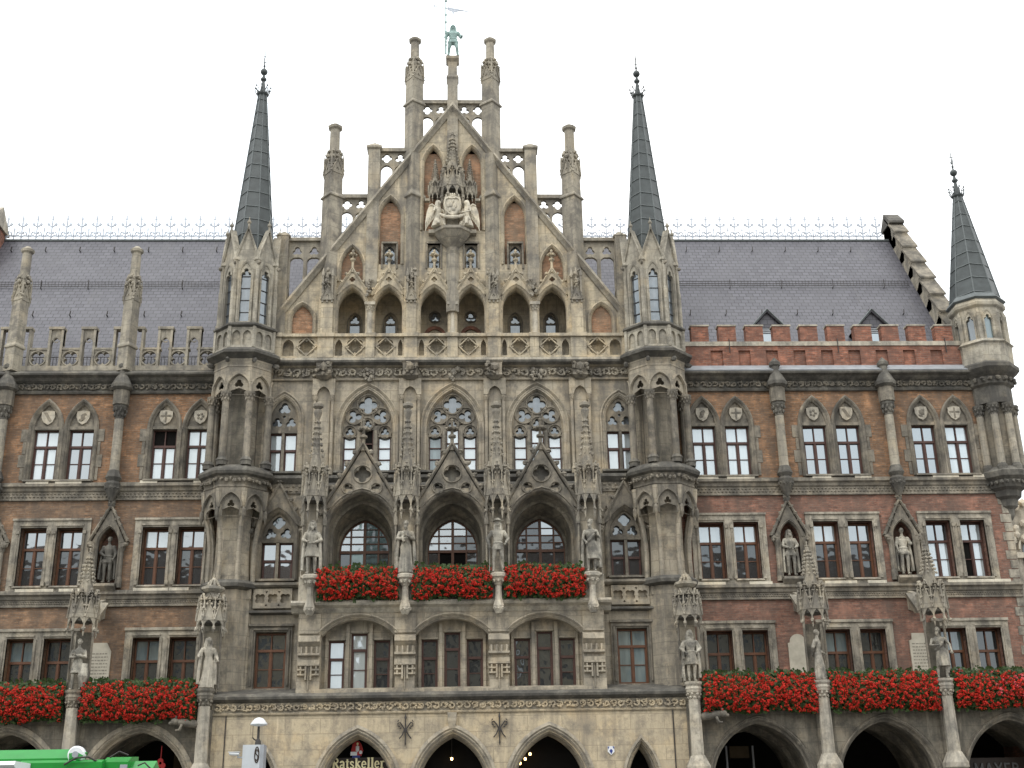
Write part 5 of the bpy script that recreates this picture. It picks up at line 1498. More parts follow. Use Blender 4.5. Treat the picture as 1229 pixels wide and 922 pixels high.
def figure(name, mat, robe='tunic', arms=None, head=(0, 0), hair='short', beard=False, hat=None, cloak=False, stance=.1, H=1.9, seed=1, prop=None, bare=False, hips=0., vox=.017, sit=False):
    rnd = random.Random(seed); b = MB(mat); b.smooth = True
    lean = hips
    # legs and feet
    if not sit:
        for s_ in (-1, 1):
            hx = s_*.09+lean; kx = s_*(.10+stance*.3)+lean*.5; ax = s_*(.08+stance*.55)
            ky = -.05 if s_ > 0 else -.015
            b.tube([(hx, 0, .98), (hx*.6+kx*.4, -.02, .78), (kx, ky, .52), (kx*.5+ax*.5, ky*.4+.03, .36), (ax, .03, .10), (ax, .03, .05)], [.105, .092, .062, .063, .040, .045], 10)
            b.sphere(ax+s_*.02, -.05, .045, .05, .125, .045)
    # trunk
    tr = [(lean, 0, .90, .165, .115, 0), (lean, 0, 1.0, .16, .115, 0), (lean*.6, -.005, 1.14, .135, .1, 0), (lean*.2, -.01, 1.30, .165, .118, 0), (0, 0, 1.43, .185, .11, 0), (0, .005, 1.50, .14, .085, 0), (0, 0, 1.55, .065, .065, 0), (0, -.01, 1.63, .055, .06, 0)]
    loft(b, tr)
    if bare: 
        for s_ in (-1, 1): b.sphere(s_*.075, -.09, 1.36, .085, .045, .065)
    if robe == 'gown':
        loft(b, [(lean*.3, -.01, .02, .27, .22, .13), (lean*.5, -.01, .3, .235, .19, .13), (lean, -.01, .65, .2, .155, .10), (lean, 0, .95, .175, .125, .05), (lean*.6, 0, 1.12, .145, .11, .02)], 44, 11, seed)
    elif robe == 'tunic':
        loft(b, [(lean, -.01, .62, .235, .17, .11), (lean, -.01, .8, .21, .15, .09), (lean, 0, 1.0, .18, .128, .05), (lean*.6, 0, 1.13, .148, .112, .02), (0, 0, 1.4, .19, .12, .02)], 44, 10, seed)
        b.tube([(.16*cos(a)+lean*.6, .12*sin(a), 1.08) for a in [i*pi/8 for i in range(17)]], .022, 6)
    elif robe == 'doublet':
        loft(b, [(lean, 0, .80, .215, .15, .06), (lean, 0, .95, .185, .13, .04), (lean*.6, 0, 1.12, .15, .11, .01), (0, -.01, 1.38, .195, .125, .02)], 40, 12, seed)
        for s_ in (-1, 1): b.sphere(s_*.1+lean, 0, .86, .125, .13, .15)
        b.tube([(.158*cos(a)+lean*.6, .118*sin(a), 1.06) for a in [i*pi/8 for i in range(17)]], .026, 6)
        for s_ in (-1, 1): b.sphere(s_*.2, 0, 1.45, .085, .08, .07)
    elif robe == 'drape':
        loft(b, [(lean+.04, 0, .45, .22, .16, .14), (lean+.02, 0, .7, .21, .15, .12), (lean, 0, .95, .19, .135, .08), (lean, 0, 1.08, .16, .12, .03)], 44, 9, seed)
        b.tube([(-.17, -.03, 1.02), (-.05, -.12, 1.10), (.1, -.13, 1.25), (.2, -.03, 1.45), (.22, .1, 1.3), (.24, .08, .7), (.2, .05, .2)], [.05, .06, .055, .05, .07, .08, .06], 8)
    if sit:      # kneeling angel: gown folded under, knees to the front
        loft(b, [(0, .06, .48, .30, .26, .10), (0, .04, .62, .28, .24, .10), (0, .02, .8, .23, .17, .06), (0, 0, 1.0, .17, .12, .03)], 44, 9, seed)
        for s_ in (-1, 1): b.tube([(s_*.1, .05, .8), (s_*.15, -.22, .82 if s_ > 0 else .62), (s_*.16, -.26, .5)], [.13, .10, .075], 10)
    if cloak:
        pts = []
        rows = ((1.5, .19, .07), (1.35, .25, .10), (1.0, .29, .13), (.6, .32, .15), (.15, .33, .15))
        for k in range(9):
            a = -pi*.12+(pi*1.24)*k/8
            b.tube([(r*cos(a)*1.0, .03+ry*sin(a)+.02*sin(k*2.3+z*3), z) for z, r, ry in rows], [.03, .045, .05, .055, .05], 7)
    # arms
    A = arms or {}
    ends = []
    for s_, key in ((-1, 'l'), (1, 'r')):
        el, wr = A.get(key, ((s_*.30, .0, 1.17), (s_*.24, -.14, .98)))
        sh = (s_*.19, 0, 1.455)
        sl_ = .018 if robe in ('gown', 'tunic', 'doublet') and not bare else 0
        b.tube([sh, tuple((Vector(sh)*.6+Vector(el)*.4)), el, tuple(Vector(el)*.5+Vector(wr)*.5), wr], [.068+sl_, .06+sl_, .046+sl_*1.6, .043+sl_, .03], 9)
        ends.append((Vector(wr), (Vector(wr)-Vector(el)).normalized()))
    # head
    yaw, nod = head
    b0 = len(b.v)
    b.sphere(0, -.015, 1.755, .082, .098, .118, 16, 12)
    b.sphere(0, -.05, 1.70, .058, .062, .06)                       # jaw
    b.tube([(0, -.105, 1.785), (0, -.132, 1.745), (0, -.112, 1.733)], [.012, .020, .014], 6)   # nose
    for s_ in (-1, 1):
        b.tube([(s_*.012, -.104, 1.785), (s_*.04, -.10, 1.792), (s_*.07, -.075, 1.78)], .012, 5)   # brows
        b.sphere(s_*.034, -.094, 1.768, .014, .010, .009, 8, 6)       # eyes
        b.sphere(s_*.048, -.075, 1.735, .024, .02, .022)             # cheeks
        b.sphere(s_*.086, .005, 1.755, .012, .022, .032)             # ears
    b.tube([(-.026, -.098, 1.700), (0, -.108, 1.702), (.026, -.098, 1.700)], .0095, 5)
    b.sphere(0, -.092, 1.665, .022, .02, .018)
    if hair == 'short': 
        b.sphere(0, .012, 1.785, .092, .102, .105)
        for k in range(14): a = rnd.uniform(0, 2*pi); b.blob(.085*cos(a), .02+.085*sin(a)*(1 if sin(a) > 0 else .55), 1.80+rnd.uniform(-.05, .06), .026, .026, .024, rnd, .3)
    elif hair == 'long':
        b.sphere(0, .012, 1.79, .094, .104, .105)
        for s_ in (-1, 1):
            for k in range(4): b.tube([(s_*(.05+.012*k), -.03+.035*k, 1.84), (s_*(.098), -.02+.035*k, 1.74), (s_*(.105+.01*k), -.035+.04*k, 1.58), (s_*.11, -.06+.05*k, 1.42)], [.03, .032, .034, .02], 6)
        b.tube([(0, .1, 1.8), (0, .11, 1.6), (0, .12, 1.4)], [.08, .09, .06], 8)
    elif hair == 'hood':
        b.sphere(0, .03, 1.79, .108, .115, .125)
        for s_ in (-1, 1): b.tube([(s_*.075, -.07, 1.84), (s_*.105, -.055, 1.74), (s_*.12, -.03, 1.58), (s_*.16, -.02, 1.46)], [.03, .036, .045, .05], 7)
        b.tube([(-.075, -.07, 1.84), (0, -.09, 1.875), (.075, -.07, 1.84)], .028, 6)
    if beard:
        for k in range(5): b.tube([((k-2)*.024, -.09, 1.69), ((k-2)*.022, -.115, 1.63), ((k-2)*.012, -.105, 1.545-.01*(k == 2))], [.022, .024, .012], 6)
    if hat == 'brim':
        loft(b, [(0, -.01, 1.835, .17, .18, .04), (0, -.01, 1.855, .18, .19, .04), (0, 0, 1.87, .11, .12, 0), (0, .01, 1.93, .10, .11, 0), (0, .01, 1.955, .06, .07, 0)], 20, 3, seed)
    elif hat == 'helmet':
        b.sphere(0, .0, 1.80, .105, .12, .11); b.tube([(0, -.11, 1.85), (0, 0, 1.93), (0, .12, 1.86)], .02, 6)
        b.tube([(.105*cos(a), .125*sin(a), 1.80) for a in [i*pi/8 for i in range(17)]], .016, 5)
    elif hat == 'crown':
        for k in range(8): a = k*pi/4; b.tube([(.088*cos(a), .095*sin(a), 1.84), (.1*cos(a), .108*sin(a), 1.92)], [.022, .012], 5)
        b.tube([(.09*cos(a), .098*sin(a), 1.845) for a in [i*pi/8 for i in range(17)]], .016, 5)
    R = Matrix.Translation((0, 0, 1.62)) @ Matrix.Rotation(yaw, 4, 'Z') @ Matrix.Rotation(nod, 4, 'X') @ Matrix.Translation((0, 0, -1.62))
    for i in range(b0, len(b.v)): b.v[i] = tuple(R @ Vector(b.v[i]))
    if prop == 'child':
        b.sphere(-.12, -.2, 1.38, .06, .065, .075); b.tube([(-.12, -.18, 1.32), (-.10, -.19, 1.2), (-.06, -.2, 1.08)], [.05, .075, .06], 9)
        b.tube([(-.14, -.2, 1.28), (-.05, -.24, 1.3)], .024, 6)
    if prop == 'book': b.box(-.04, .14, -.26, -.2, 1.12, 1.34)
    if prop == 'shield':
        b.tube([(.26, -.08, .1), (.27, -.09, .5), (.26, -.08, .95)], [.06, .2, .13], 10)
    if prop == 'slab': b.box(-.33, -.27, -.16, .06, .02, .3); b.box(-.33, -.27, -.16, .06, .8, 1.1)
    tmp = bpy.data.objects.new('tmp', b.mesh('tmp')); COL.objects.link(tmp)
    md = tmp.modifiers.new('r', 'REMESH'); md.mode = 'VOXEL'; md.voxel_size = vox; md.use_smooth_shade = True
    s2 = tmp.modifiers.new('s', 'SMOOTH'); s2.factor = .4; s2.iterations = 1
    dg = bpy.context.evaluated_depsgraph_get(); ev = tmp.evaluated_get(dg)
    me = ev.to_mesh()
    f = MB(mat); f.smooth = True
    f.add([tuple(v.co) for v in me.vertices], [tuple(p.vertices) for p in me.polygons])
    ev.to_mesh_clear(); old = tmp.data; bpy.data.objects.remove(tmp); bpy.data.meshes.remove(old)
    for p, dr in ends: hand(f, p, dr, 1.15)
    k = H/1.9
    f.v = [(x*k, y*k, z*k) for x, y, z in f.v]
    o = f.build(name); return o
def put(o, x, y, z, rz=0):
    o.location = (x, y, z); o.rotation_euler = (0, 0, rz); return o
def child(mb, name, parent): return mb.build(name, parent)

GS = 'statues on the balcony piers'; GP = 'statues on the arcade piers'; GN = 'statues in the window niches'
o = figure('statue', 'statue', 'tunic', {'l': ((-.30, -.02, 1.2), (-.14, -.22, 1.12)), 'r': ((.31, -.02, 1.2), (.10, -.23, 1.08))}, (.1, .05), 'hood', True, None, True, .08, 1.92, 3)
tag(put(o, -4.85, -2.3, 10.24), 'hooded bearded stone man in a belted tunic, leftmost of the balcony statues', 'statue', GS)
o = figure('statue', 'statue', 'gown', {'l': ((-.29, -.03, 1.22), (-.06, -.23, 1.2)), 'r': ((.27, -.06, 1.2), (.02, -.26, 1.28))}, (-.25, .12), 'short', True, None, True, .05, 1.92, 5, 'child')
tag(put(o, -1.6, -2.3, 10.24, .1), 'long-robed stone figure holding a bundle between the left and middle balcony flowers', 'statue', GS)
o = figure('statue', 'statue', 'doublet', {'l': ((-.36, .02, 1.2), (-.30, -.08, .95)), 'r': ((.36, .05, 1.22), (.26, -.12, 1.02))}, (-.2, .0), 'long', False, 'brim', False, .16, 1.9, 7)
tag(put(o, 1.6, -2.3, 10.24), 'stone soldier in a broad hat standing between the middle and right balcony flowers', 'statue', GS)
s_ = MB('statue'); s_.tube([(-.30, -.16, .02), (-.31, -.14, 1.0)], .02, 6); s_.tube([(-.36, -.14, .98), (-.25, -.14, .98)], .018, 6); child(s_, 'sword', o)
o = figure('statue', 'statue', 'drape', {'l': ((-.27, -.02, 1.18), (-.16, -.2, 1.02)), 'r': ((.30, -.02, 1.2), (.2, -.2, 1.3))}, (-.35, .1), 'short', True, None, True, .06, 1.92, 11, None, True, .03)
tag(put(o, 4.85, -2.3, 10.24, -.1), 'bare-chested stone man wrapped in cloth, rightmost of the balcony statues', 'statue', GS)
Z = 6.48
o = figure('statue', 'statue', 'tunic', {'l': ((-.27, -.05, 1.18), (.02, -.24, 1.2)), 'r': ((.27, -.05, 1.2), (-.04, -.25, 1.26))}, (.1, .05), 'short', False, None, False, .12, 1.72, 13, 'shield')
tag(put(o, -12.48, -2.2, Z), 'stone man in a short tunic with folded arms, left of an inscribed tablet', 'statue', GP)
o = figure('statue', 'pale', 'gown', {'l': ((-.33, -.02, 1.2), (-.36, -.2, 1.12)), 'r': ((.30, -.02, 1.18), (.34, -.2, 1.02))}, (.4, .1), 'long', False, None, True, .05, 1.72, 17, None, False, .04)
tag(put(o, -8.18, -2.2, Z, .3), 'pale stone statue of a gowned figure turning sideways beside the left turret foot', 'statue', GP)
o = figure('statue', 'statue', 'tunic', {'l': ((-.36, .02, 1.2), (-.20, -.16, 1.04)), 'r': ((.36, .02, 1.2), (.20, -.16, 1.06))}, (0, .1), 'long', False, None, True, .04, 1.78, 19, 'slab')
tag(put(o, 8.12, -2.2, Z), 'long-haired stone figure with hands on hips beside the right turret foot', 'statue', GP)
o = figure('statue', 'statue', 'gown', {'l': ((-.24, .1, 1.2), (-.10, .18, 1.0)), 'r': ((.24, .08, 1.2), (.12, -.16, 1.0))}, (.9, .05), 'short', False, None, False, .06, 1.74, 23)
tag(put(o, 12.5, -2.2, Z, 1.0), 'stone figure turned sideways beside the plain round-topped tablet', 'statue', GP)
o = figure('statue', 'statue', 'drape', {'l': ((-.30, -.05, 1.22), (-.08, -.24, 1.18)), 'r': ((.36, -.05, 1.22), (.40, -.14, .98))}, (-.3, .1), 'short', True, None, False, .14, 1.78, 29, None, True, .05)
tag(put(o, 16.72, -2.2, Z, -.3), 'stone statue of a striding half-draped man on the rightmost arcade pier in view', 'statue', GP)
o = figure('statue', 'dark', 'doublet', {'l': ((-.29, -.04, 1.2), (-.10, -.2, 1.06)), 'r': ((.3, 0, 1.18), (.24, -.1, .98))}, (0, .0), 'short', False, None, True, .06, 1.74, 31)
tag(put(o, -12.5, .08, 10.5), 'dark weathered statue of a slim man in a gabled niche on the left wing', 'statue', GN)
o = figure('statue', 'statue', 'doublet', {'l': ((-.31, -.04, 1.2), (-.08, -.2, 1.1)), 'r': ((.31, -.03, 1.2), (.14, -.22, 1.1))}, (.1, .0), 'long', True, None, True, .08, 1.78, 37)
tag(put(o, 12.5, .05, 10.5), 'light stone long-haired man in the gabled niche nearest the right turret', 'statue', GN)
o = figure('statue', 'statue', 'doublet', {'l': ((-.28, .0, 1.18), (-.24, -.08, .96)), 'r': ((.32, -.04, 1.22), (.2, -.2, 1.18))}, (-.2, .0), 'short', False, None, True, .05, 1.80, 41)
tag(put(o, 16.75, .05, 10.5), 'light stone statue of a slender cloaked man in the niche nearest the right end', 'statue', GN)
# angels beside the carved arms
for s_ in (-1, 1):
    o = figure('angel_statue', 'white', None, {'l': ((-.30, -.1, 1.2), (-.30*(s_ < 0)+.0-.1, -.34, 1.1)), 'r': ((.3, -.1, 1.2), (.36*(s_ > 0)*-.3+.2, -.34, 1.1))}, (s_*-.5 if False else -s_*.4, .1), 'long', False, None, False, .0, 1.62, 43+s_, None, False, 0, .019, True)
    put(o, s_*.56, -.76, 24.06, -s_*.6)
    tag(o, 'white stone angel kneeling to the %s of the crowned shield on the gable' % ('left' if s_ < 0 else 'right'), 'statue', 'angels holding the carved arms')
    wg = MB('white'); wg.smooth = False
    prof = [(.05, 1.0), (.07, 1.30), (.22, 1.50), (.36, 1.46), (.47, 1.15), (.53, .70), (.52, .28), (.44, .50), (.36, .62), (.28, .74), (.20, .84), (.12, .92)]
    prof = [(s_*px_, pz_) for px_, pz_ in prof]
    wg.plate(prof if s_ < 0 else prof[::-1], .11, .17, back=True)
    for k in range(6):
        q = k/5
        wg.tube([(s_*(.14+.05*k), .11, 1.34-.05*k), (s_*(.20+.06*k), .09, 1.05-.08*k), (s_*(.16+.066*k), .10, .88-.10*k)], [.03, .034, .012], 6)
    wg.tube([(s_*.05, .10, 1.15), (s_*.12, .10, 1.36), (s_*.26, .10, 1.48), (s_*.38, .11, 1.42)], [.035, .045, .045, .03], 7)
    w_ = wg.build('wing', o); w_.rotation_euler = (0, 0, s_*.6)
# bronze standard bearer on top
o = figure('bronze_statue', 'bronze', 'doublet', {'l': ((-.31, .02, 1.2), (-.27, -.12, 1.02)), 'r': ((.33, .03, 1.2), (.36, -.16, 1.10))}, (0, .05), 'long', False, 'helmet', False, .2, 1.62, 47)
o.scale = (1.22, 1.15, 1)
tag(put(o, .02, -.25, 32.84), 'green bronze knight with a lance standing on the topmost shaft of the gable', 'statue')
sp = MB('bronze'); x, y = -.25, -.2
sp.tube([(x, y, .0), (x, y, 2.9)], .022, 6); sp.tube([(x, y, .0), (x, y, .9)], .032, 6)
for z in (.45, .62, 1.05, 1.12, 1.62, 2.0): sp.blob(x, y, z, .045, .045, .08)
sp.cone((x, y, 2.7), (x, y, 3.0), .05, 6)
child(sp, 'lance', o)
fl = MB('cresting'); fl.tube([(x-.42, y, 2.46), (x, y, 2.34), (x+.2, y, 2.30), (x+.62, y, 2.20)], .016, 5)
fl.plate([(x+.05, 2.42), (x+.18, 2.36), (x+.55, 2.27), (x+.85, 2.16), (x+.5, 2.2), (x+.3, 2.14), (x+.26, 2.0), (x+.2, 2.2), (x+.05, 2.24)], y-.012, y+.012, back=True)
fl.blob(x-.4, y, 2.46, .06, .02, .05); child(fl, 'pennant', o)

# ------------------------------------------------------------------ geraniums
def flower_box(x0, x1, y, z0, z1, label, seed, pink=False, dep=.34):
    rnd = random.Random(seed)
    root = empty('flower_box', ((x0+x1)/2, y, z0)); cx = (x0+x1)/2; L = (x1-x0)/2
    h = z1-z0
    m = MB('trough'); m.box(-L+.1, L-.1, .12, .36, h*.45, h*.75); m.build('trough', root)
    lf = MB('leaf'); fl = MB('petal')
    def surf():
        x = rnd.uniform(-L, L); t = rnd.random()
        edge = 1-max(0, (abs(x)-L+.25)/.25)*.35
        bulge = sin(pi*min(1, max(0, t*.9+.08)))**.7
        z = h*(.04+.92*t)+.05*sin(x*3+seed)*(1 if t < .4 else .5)
        yy = -dep*bulge*edge+.1
        return x, yy, z, t
    nl = int(1900*L*h)
    for i in range(nl):
        x, yy, z, t = surf(); yy += rnd.uniform(.0, .22); z += rnd.uniform(-.06, .10) if t > .8 else 0
        s = rnd.uniform(.035, .07); n = Vector((rnd.uniform(-.8, .8), -1, rnd.uniform(-.3, .9))).normalized()
        u = n.orthogonal().normalized(); v = n.cross(u); a = rnd.uniform(0, 6.3)
        u, v = u*cos(a)+v*sin(a), v*cos(a)-u*sin(a); p = Vector((x, yy, z))
        lf.add([p+u*s, p+(u+v)*.75*s, p+v*s, p+(v-u)*.75*s, p-u*s, p-v*s*.5, p], [(0, 1, 6), (1, 2, 6), (2, 3, 6), (3, 4, 6), (4, 5, 6), (5, 0, 6)])
    for i in range(int(16*L)):          # trailing stems and stray leaves on top and below
        x = rnd.uniform(-L, L); top = rnd.random() < .6
        z = h*.95 if top else h*.06; dz = rnd.uniform(.05, .18)*(1 if top else -.8)
        lf.tube([(x, -.05, z), (x+rnd.uniform(-.05, .05), -.1, z+dz)], .008, 4)
        for q in range(4):
            fl2 = lf; p = Vector((x+rnd.uniform(-.06, .06), -.08+rnd.uniform(-.05, .05), z+dz*rnd.uniform(.3, 1.1))); s = rnd.uniform(.03, .055)
            lf.add([p+Vector((s, 0, 0)), p+Vector((0, -s*.5, s)), p+Vector((-s, 0, .3*s)), p+Vector((0, .2*s, -s))], [(0, 1, 2, 3)])
    nf = int(265*L*h)
    for i in range(nf):
        x, yy, z, t = surf()
        if t > .86 and rnd.random() < .55: continue
        yy -= rnd.uniform(.02, .10); r = rnd.uniform(.032, .07)
        fl.mat('petal2' if pink and abs(x-.0) < .8 and rnd.random() < .25 else 'petal')
        for k in range(10):
            d_ = Vector((rnd.gauss(0, 1), rnd.gauss(-.5, .9), rnd.gauss(.15, .9))).normalized()
            p = Vector((x, yy, z))+d_*r*rnd.uniform(.7, 1.1); s = r*rnd.uniform(.34, .5)
            u = d_.orthogonal().normalized(); v = d_.cross(u)
            fl.add([p+u*s, p+v*s+d_*s*.3, p-u*s, p-v*s+d_*s*.3], [(0, 1, 2, 3)])
    lf.build('foliage', root); fl.build('blossoms', root)
    tag(root, label, 'flower box', 'flower boxes of red geraniums')
    return root
YB = -2.28
flower_box(-4.62, -1.86, YB, 9.36, 10.56, 'red geraniums on the balcony between the hooded and the long-robed statue', 1)
flower_box(-1.36, 1.36, YB, 9.36, 10.56, 'red geraniums on the middle bay of the balcony, under the open door', 2)
flower_box(1.80, 4.60, YB, 9.36, 10.56, 'red geraniums on the balcony right of the soldier in the broad hat', 3)
YA = -2.28
flower_box(-16.5, -12.82, YA, 5.44, 6.78, 'red geraniums cut by the left edge, left of the folded-arms statue', 4)
flower_box(-12.2, -8.45, YA, 5.42, 6.80, 'long red geranium box above the arch with the red hanging sign', 5)
flower_box(8.45, 12.25, YA, 5.42, 6.80, 'long red geranium box just right of the central block', 6)
flower_box(12.75, 16.45, YA, 5.42, 6.80, 'long red geranium box between the sideways and the striding statue', 7)
flower_box(17.0, 21.2, YA, 5.42, 6.80, 'red geranium box with a few pink blooms at the right edge', 8, True)

# ------------------------------------------------------------------ lettering, drawn as strokes
def arc(cx, cz, rx, rz, a0, a1, n=10): return [(cx+rx*cos(radians(a0+(a1-a0)*i/n)), cz+rz*sin(radians(a0+(a1-a0)*i/n))) for i in range(n+1)]
TK, TN = .19, .085      # thick and thin strokes, in units of capital height
def serif(x, z, w=.17): return ([(x-w, z), (x+w, z)], TN*.9)
GLYPH = {
 'R': (.74, [([(.2, 0), (.2, 1)], TK), ([(.2, .96)]+arc(.36, .74, .24, .22, 90, -90)+[(.2, .52)], TK*.75), ([(.38, .5), (.68, .03)], TK*.95), serif(.2, .04), serif(.14, .96, .12), serif(.7, .04, .1)]),
 'a': (.52, [(arc(.24, .5, .17, .17, 160, 0, 6)+[(.41, .06)], TK*.85), (arc(.24, .19, .16, .15, 70, 360, 9), TN*1.4), ([(.41, .06), (.52, .06)], TN)]),
 't': (.40, [([(.2, .86), (.2, .14)]+arc(.3, .14, .1, .1, 180, 300, 4), TK*.85), ([(.05, .64), (.38, .64)], TN)]),
 's': (.44, [([(.37, .55)]+arc(.22, .5, .14, .14, 20, 180, 6)+[(.12, .42), (.3, .28)]+arc(.22, .17, .15, .14, 20, -160, 7), TK*.7)]),
 'k': (.62, [([(.17, 0), (.17, 1)], TK), ([(.2, .34), (.46, .64)], TN*1.2), ([(.28, .4), (.54, .03)], TK*.9), serif(.17, .03), serif(.11, .97, .09), serif(.46, .65, .11), serif(.55, .03, .1)]),
 'e': (.52, [(arc(.26, .34, .19, .31, 0, 320, 14), TK*.7), ([(.09, .36), (.45, .36)], TN)]),
 'l': (.32, [([(.16, 0), (.16, 1)], TK), serif(.16, .03), serif(.1, .97, .09)]),
 'r': (.44, [([(.16, 0), (.16, .64)], TK), (arc(.32, .48, .15, .15, 170, 50, 5), TK*.75), serif(.16, .03), serif(.1, .62, .08)]),
 'M': (.86, [([(.12, 0), (.12, 1)], .15), ([(.12, .97), (.43, .2), (.74, .97)], .14), ([(.74, 0), (.74, 1)], .15)]),
 'A': (.78, [([(.06, 0), (.38, .98), (.70, 0)], .15), ([(.18, .34), (.58, .34)], .13)]),
 'Y': (.74, [([(.06, 1), (.36, .48), (.66, 1)], .15), ([(.36, .5), (.36, 0)], .15)]),
 'E': (.62, [([(.14, 0), (.14, 1)], .15), ([(.14, .93), (.54, .93)], .14), ([(.14, .5), (.48, .5)], .13), ([(.14, .07), (.54, .07)], .14)]),
 'P': (.66, [([(.14, 0), (.14, 1)], .15), ([(.14, .93), (.32, .93)]+arc(.34, .71, .2, .22, 90, -90)+[(.14, .49)], .14)]),
 'S': (.62, [(arc(.3, .72, .2, .21, 20, 230, 9)+arc(.3, .28, .21, .21, 50, -160, 9), .14)]),
}
GLYPH['B'] = (.68, [([(.14, 0), (.14, 1)], .15), ([(.14, .93)]+arc(.34, .73, .18, .2, 90, -90)+[(.14, .53)], .13), ([(.14, .51)]+arc(.36, .28, .21, .22, 90, -90)+[(.14, .06)], .13)])
GLYPH['Rs'] = (.70, [([(.14, 0), (.14, 1)], .15), ([(.14, .93)]+arc(.34, .72, .2, .21, 90, -90)+[(.14, .51)], .14), ([(.34, .5), (.60, 0)], .15)])
def write(mb, text, x, z, h, y, gap=.06, sans=False):
    k = 0
    for chx in text:
        if chx == ' ': x += .4*h; continue
        w_, st = GLYPH['Rs' if (sans and chx == 'R') else chx]
        for pts, t in st:
            P = [(x+a*h, z+b*h) for a, b in pts]; t2 = t*h/2; yy = y-.0012*(k % 6); k += 1
            for i in range(len(P)-1):
                (a, b), (c, d_) = P[i], P[i+1]; L = sqrt((c-a)**2+(d_-b)**2) or 1
                nx, nz = -(d_-b)/L*t2, (c-a)/L*t2; ex, ez = (c-a)/L*t2*.25, (d_-b)/L*t2*.25
                yq = yy-.0004*(i % 3)
                mb.plate([(a-ex-nx, b-ez-nz), (c+ex-nx, d_+ez-nz), (c+ex+nx, d_+ez+nz), (a-ex+nx, b-ez+nz)], yq-.02, yq+.02)
        x += (w_+gap)*h
    return x
rs = empty('restaurant_sign', (0, 0, 0))
m = MB('signboard'); m.plate([(-4.3, 2.6), (-2.1, 2.6), (-2.1, 4.24), (-4.3, 4.24)], -1.14, -1.0)
m.mat('iron').box(-4.3, -2.1, -1.17, -1.14, 4.22, 4.27)
m.build('board', rs)
m = MB('gold')
GLW = sum(GLYPH[c][0]+.05 for c in 'Ratskeller')
hh = 1.78/GLW
write(m, 'Ratskeller', -3.15-.89, 3.93, hh, -1.17, .05); m.build('lettering', rs)
m = MB('red_paint')                    # small painted figure above the name
m.plate([(-3.36, 4.32), (-3.06, 4.32), (-3.0, 4.5), (-3.06, 4.7), (-3.14, 4.8), (-3.26, 4.8), (-3.36, 4.7), (-3.40, 4.5)], -1.2, -1.1)
m.mat('white_paint').blob(-3.19, -1.2, 4.56, .07, .03, .13); m.mat('white_paint').box(-3.42, -3.2, -1.215, -1.2, 4.34, 4.46)
m.mat('blue_paint').box(-3.36, -3.1, -1.222, -1.2, 4.26, 4.34); m.mat('gold').blob(-3.19, -1.21, 4.72, .04, .02, .05); m.mat('white_paint').blob(-3.08, -1.2, 4.44, .06, .02, .07)
m.build('emblem', rs)
tag(rs, 'dark board with gilded Ratskeller lettering and a small red emblem under an arch', 'sign')
ss = empty('shop_sign', (0, 0, 0))
m = MB('signboard'); m.box(17.4, 20.6, -.05, .05, 2.9, 4.0); m.build('board', ss)
m = MB('dull_letters'); write(m, 'S MAYER', 17.75, 3.42, .40, -.08, .08, True); m.build('lettering', ss)
tag(ss, 'black shop sign reading MAYER in grey letters inside the right arch', 'sign')
# wall anchors
for x in (-1.55, 1.58):
    m = MB('iron'); y = G0-.06
    m.tube([(x, y, 4.62), (x, y, 5.52)], .022, 6); m.cone((x, y, 5.45), (x, y, 5.62), .045); m.cone((x, y, 4.65), (x, y, 4.54), .03)
    for s_ in (-1, 1):
        m.tube([(x, y, 5.06), (x+s_*.10, y, 5.22), (x+s_*.18, y, 5.32), (x+s_*.25, y, 5.30), (x+s_*.24, y, 5.20), (x+s_*.17, y, 5.2)], .022, 6)
        m.tube([(x+s_*.03, y, 5.1), (x+s_*.1, y, 4.92), (x+s_*.2, y, 4.80)], .02, 6)
        m.tube([(x+s_*.26, y, 5.34), (x+s_*.22, y, 5.40)], .016, 5); m.blob(x+s_*.16, y, 5.14, .035, .02, .035)
    m.box(x-.05, x+.05, y-.02, y+.03, 5.02, 5.09); m.box(x-.02, x+.02, y, G0+.01, 5.0, 5.1)
    o = m.build('wall_anchor'); tag(o, 'black wrought iron wall ornament %s of the middle ground floor arch' % ('left' if x < 0 else 'right'), 'wall anchor', 'iron ornaments over the arches')
# hanging lamps inside the arches
GL = 'lit lamps inside the arches'
for x, y, z, lb in ((-.02, -1.2, 4.18, 'single lit lamp hanging in the middle ground floor arch'), (2.62, -1.2, 4.30, 'topmost of three warm lamps in the arch right of centre'), (2.45, -1.25, 4.14, 'middle of three warm lamps in the arch right of centre'), (2.27, -1.3, 4.0, 'lowest of three warm lamps in the arch right of centre')):
    r = empty('hanging_lamp', (x, y, z))
    m = MB('bulb'); m.smooth = True; m.sphere(0, 0, 0, .038, .038, .05); m.build('bulb', r)
    m = MB('iron'); m.tube([(0, 0, .05), (0, 0, .9)], .01, 5); m.frus(0, 0, [(.05, .045), (.02, .1)], 8)
    for k in range(4): a = k*pi/2; m.tube([(.06*cos(a), .06*sin(a), .06), (.06*cos(a), .06*sin(a), -.07)], .006, 4)
    m.build('lantern', r); tag(r, lb, 'lamp', GL)
